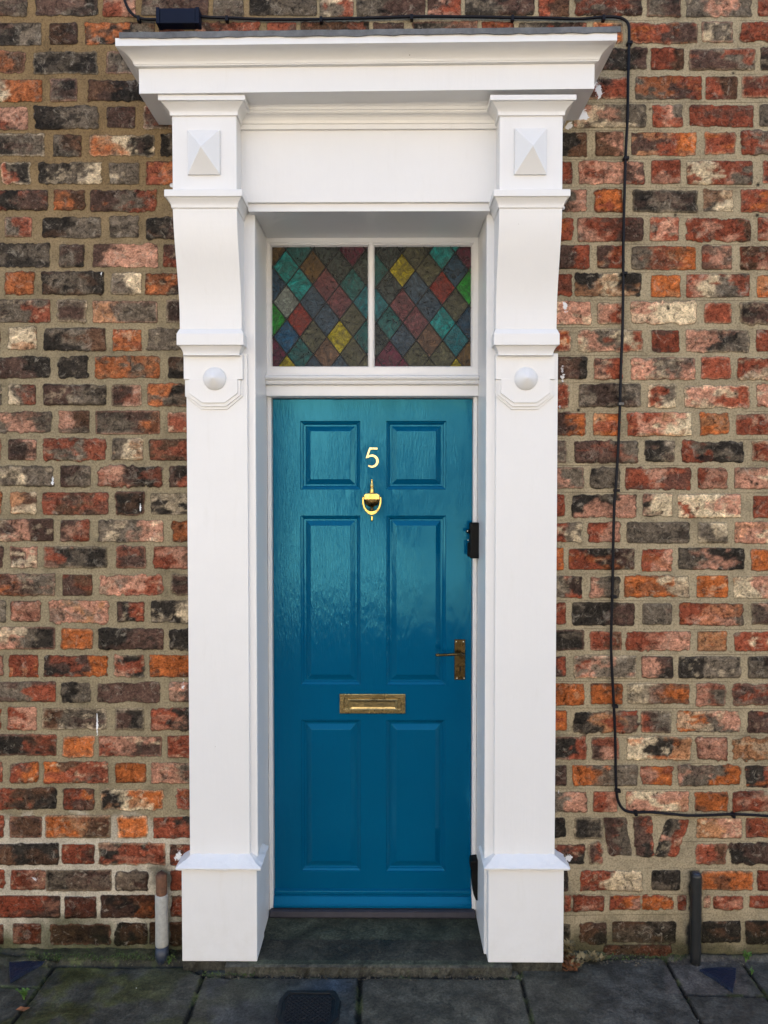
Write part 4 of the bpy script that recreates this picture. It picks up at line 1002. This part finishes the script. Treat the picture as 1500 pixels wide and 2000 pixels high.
# shards let into the broken slab corners
def shard(pxs, label, lift):
    P = [atg(*p, .006) for p in pxs]; g = MB(); n = len(P)
    g.add([(x_, y_, .0) for x_, y_ in P]+[(x_, y_, lift+.001*i) for i, (x_, y_) in enumerate(P)], [(i, (i+1) % n, (i+1) % n+n, i+n) for i in range(n)]+[tuple(range(n))[::-1], tuple(range(n, 2*n))])
    o = g.build('glazed_shard', M['blue'], None, .001); tag(o, label, 'shard', 'dark blue shards in the paving')
shard([(17, 1877), (60, 1876), (92, 1878), (55, 1897), (20, 1918)], 'dark blue triangular shard in the paving at far left', .009)
shard([(1366, 1894), (1400, 1891), (1438, 1892), (1436, 1915), (1431, 1937), (1392, 1910)], 'dark blue triangular shard in a broken slab at right', .009)

# cast iron cover
dc = empty('drain_cover', (*atg(600, 1990), .0), label='small black cast iron cover with a crosshatched grid in front of the door', cat='drain cover')
c0, c1 = atg(600, 1938)[1], None
hx = .104; cx_ = atg(602, 1975)[0]; yb_ = c0; yf_ = c0-.185
def oct_(s_):
    a = hx-s_; return [(cx_-a+.02, yb_-s_), (cx_+a-.02, yb_-s_), (cx_+a, yb_-.05), (cx_+a, yf_+.05), (cx_+a-.03, yf_+s_), (cx_-a+.03, yf_+s_), (cx_-a, yf_+.05), (cx_-a, yb_-.05)]
MB().prism_z(-.01, .0055, oct_(0)).build('plate', M['iron'], dc, .003)
rm = MB(); A, B = oct_(.004), oct_(.018)
rm.add([(x_, y_, .010) for x_, y_ in A]+[(x_, y_, .010) for x_, y_ in B]+[(x_, y_, .004) for x_, y_ in A]+[(x_, y_, .004) for x_, y_ in B],
       [(i, (i+1) % 8, (i+1) % 8+8, i+8) for i in range(8)]+[(i+16, (i+1) % 8+16, (i+1) % 8, i) for i in range(8)]+[(i+8, (i+1) % 8+8, (i+1) % 8+24, i+24) for i in range(8)])
rm.build('rim', M['iron'], dc, .001)
gr = MB()
for s_ in (-1, 1):
    for i in range(-12, 13):
        o_ = i*.017; pts = []
        for t_ in np.linspace(-.2, .2, 80):
            x_ = cx_+t_; y_ = (yb_+yf_)/2+s_*t_+o_
            if abs(x_-cx_) < hx-.026 and yf_+.028 < y_ < yb_-.028 : pts.append((x_, y_))
        if len(pts) > 2: gr.tube([(pts[0][0], pts[0][1], .0068), (pts[-1][0], pts[-1][1], .0068)], .0022, 6)
gr.build('crosshatch', M['iron'], dc)

# ------------------------------------------------------------------ moss, weeds, leaves
def clump(spots, n, size, name, mat, seed, **k):
    r = random.Random(seed); g = MB()
    for _ in range(n):
        x0, x1, y0, y1, z0, z1 = r.choice(spots)
        x_, y_, z_ = r.uniform(x0, x1), r.uniform(y0, y1), r.uniform(z0, z1)
        a = r.uniform(0, 6.28); s_ = size*r.uniform(.5, 1.4); tz_ = r.uniform(.1, 1)
        ux, uy = math.cos(a)*s_, math.sin(a)*s_
        g.add([(x_, y_, z_), (x_+ux*.5-uy*.35, y_+uy*.5+ux*.35, z_+s_*tz_*.5), (x_+ux, y_+uy, z_+s_*tz_), (x_+ux*.5+uy*.35, y_+uy*.5-ux*.35, z_+s_*tz_*.5)], [(0, 1, 2, 3)])
    o = g.build(name, mat, None, recalc=False); tag(o, **k); return o
sp = []
for a, b, n in ((108, 230, 8), (60, 130, 3), (230, 350, 6)):
    for i in range(n):
        x_ = X(a+(b-a)*i/n, 1875, -.03); r = random.Random(i+a); sp.append((x_, x_+.035, -.055, -.006, .008, .016+r.random()*.012))
sp += [(X(395, 1885, -.1), X(500, 1885, -.1), -.122, -.112, .0, .008), (X(1180, 1866, -.03), X(1330, 1866, -.03), -.045, -.01, .01, .02)]
clump(sp, 2600, .006, 'moss', M['moss'], 3, kind='stuff', label='low green moss along the foot of the wall', cat='moss')
def weed(px, py, h, n, label, seed, mat='weed', name='weed'):
    x_, y_ = atg(px, py); r = random.Random(seed); e = empty(name, (x_, y_, 0), label=label, cat='weed', group='small weeds in the paving joints')
    stm = MB(); lv_ = MB()
    for i in range(n):
        a = r.uniform(0, 6.28); ln = h*r.uniform(.5, 1.1); bx, by = math.cos(a)*ln*.5, math.sin(a)*ln*.35
        p1 = (x_+bx*.4, y_+by*.4, ln*.6); p2 = (x_+bx, y_+by, ln)
        stm.tube([(x_, y_, -.004), p1, p2], [.0010, .0008, .0005], 5)
        for (qx, qy, qz) in (p1, p2, ((p1[0]+p2[0])/2, (p1[1]+p2[1])/2, (p1[2]+p2[2])/2)):
            for c in range(3):
                b = r.uniform(0, 6.28); s_ = h*r.uniform(.16, .30); ux, uy = math.cos(b)*s_, math.sin(b)*s_; t_ = r.uniform(-.2, .7)
                lv_.add([(qx, qy, qz), (qx+ux*.5-uy*.45, qy+uy*.5+ux*.45, qz+s_*t_*.5+.001), (qx+ux, qy+uy, qz+s_*t_), (qx+ux*.5+uy*.45, qy+uy*.5-ux*.45, qz+s_*t_*.5+.001)], [(0, 1, 2, 3)])
    stm.build('stem', M[mat], e); lv_.build('leaves', M[mat], e, recalc=False)
gsp = [(X(a_, 1870, -.04), X(b_, 1870, -.04), y0_, y1_, .004, z1_) for a_, b_, y0_, y1_, z1_ in ((-60, 355, -.075, -.008, .020), (1100, 1560, -.06, -.008, .016), (395, 1015, -.140, -.116, .004))]
r_ = random.Random(44); g_ = MB()
for _ in range(900):
    a_ = r_.choice(gsp); x_, y_, z_, s_ = r_.uniform(a_[0], a_[1]), r_.uniform(a_[2], a_[3]), r_.uniform(a_[4], a_[5]), r_.uniform(.0012, .0048)
    pv_ = [Vector((r_.gauss(0, 1), r_.gauss(0, 1), r_.gauss(0, .6))).normalized()*s_ for _ in range(4)]
    g_.add([(x_+p_.x, y_+p_.y, z_+p_.z) for p_ in pv_], [(0, 1, 2), (0, 3, 1), (1, 3, 2), (0, 2, 3)])
tag(g_.build('grit', plain('stone_grit', (.10, .085, .06), .9, 0, 60, .7, 0), None, recalc=False), 'loose grit and mortar crumbs along the foot of the wall', 'grit', kind='stuff')
weed(1456, 1880, .036, 7, 'bright green leafy weed against the wall at far right', 3)
weed(1468, 1902, .018, 4, 'tiny green sprig in the slab joint below the wall weed at far right', 5)
weed(47, 1952, .040, 7, 'pale green straggly weed in the slanting joint at far left', 7)
weed(330, 1884, .014, 6, 'low green sprig at the foot of the pale pipe', 8)
weed(118, 1880, .018, 6, 'small green sprig in the corner of the first slab joint at left', 9)
# dead leaf and swept litter
x_, y_ = atg(43, 1975); lf = MB(); pts = [(-.022, 0, .004), (-.010, .009, .010), (.006, .011, .006), (.022, .004, .011), (.026, -.001, .012), (.010, -.008, .005), (-.008, -.009, .009)]
lf.add([(x_+a, y_+b, c) for a, b, c in pts]+[(x_, y_, .003)], [(i, (i+1) % 7, 7) for i in range(7)])
tag(lf.build('dead_leaf', M['leaf'], recalc=False), 'curled brown dead leaf lying on the joint at bottom left', 'leaf')
clump([(X(1106, 1865, -.04), X(1135, 1865, -.04), -.075, -.008, .005, .022), (X(1108, 1850, -.02), X(1118, 1850, -.02), -.03, -.008, .015, .06), (X(1135, 1866, -.03), X(1175, 1866, -.03), -.05, -.01, .01, .018)], 260, .016, 'leaf_litter', M['straw'], 12, kind='stuff', label='dry straw and leaf litter in the corner right of the surround', cat='leaf litter')
clump([(X(1100, 1868, -.05), X(1125, 1868, -.05), -.085, -.008, .0, .018)], 120, .02, 'dead_leaves', M['leaf'], 13, kind='stuff', label='rotting brown leaves heaped against the right plinth', cat='dead leaves')

# ------------------------------------------------------------------ the sunlit row across the street (seen only as light and reflection)
ob = empty('opposite_house', (0, -10, 0), label='pale rendered terrace across the street facing the teal door', cat='house')
YO = -9.62
wins = []
for i in range(-5, 6):
    for z0_, z1_ in ((.75, 2.5), (3.6, 4.9)):
        if i == -1 and z0_ < 1: continue
        wins.append((i*2.2-.5-.15, i*2.2+.5-.15, z0_, z1_))
g = MB(); xs = sorted({-17.5, 18} | {w_[0] for w_ in wins} | {w_[1] for w_ in wins}); zs = [0, .75, 2.5, 3.6, 4.9, 5.9]
for i in range(len(xs)-1):
    for j in range(5):
        cx, cz = (xs[i]+xs[i+1])/2, (zs[j]+zs[j+1])/2
        if any(w_[0] < cx < w_[1] and w_[2] < cz < w_[3] for w_ in wins): continue
        g.add([(xs[i], YO, zs[j]), (xs[i+1], YO, zs[j]), (xs[i+1], YO, zs[j+1]), (xs[i], YO, zs[j+1])], [(0, 3, 2, 1)])
g.box(-17.5, 18, YO-8, YO-.31, 0, 5.9)
g.build('wall', M['pale'], ob, recalc=False)
for a, b, zz0, zz1 in ((-6.0, -.75, .0, 3.55), (.30, 5.2, .0, 3.2)):  # unseen fronts added and toned to shape the reflection in the gloss door
    q = MB()
    hs2 = [w_ for w_ in wins if a < w_[0] and w_[1] < b and w_[3] < 3]
    q.plate(a, b, zz0, zz1, hs2, YO+.03, YO)
    q.build('reflector_front', plain('grey_front', (.42, .42, .40), .8, 0, 3, .1, .2) if a > 0 else plain('white_front', (.86, .85, .82), .8, 0, 3, .05, .1), ob)
for w_ in wins:
    f_ = MB().rings((w_[0]-.02, w_[1]+.02, w_[2]-.02, w_[3]+.02), [(0, YO-.06), (.08, YO-.06), (.08, YO-.09)], False).build('window', M['white'], ob, recalc=False)
    MB().add([(w_[0], YO-.09, w_[2]), (w_[1], YO-.09, w_[2]), (w_[1], YO-.09, w_[3]), (w_[0], YO-.09, w_[3])], [(0, 3, 2, 1)]).build('pane', M['win'], f_, recalc=False)
MB().prism_x(-17.8, 18.3, [(YO+.25, 5.85), (YO-4, 8.4), (YO-8.2, 5.85)]).build('roof', M['tile'], ob)
print('faces', sum(len(o.data.polygons) for o in bpy.data.objects if o.type == 'MESH'))
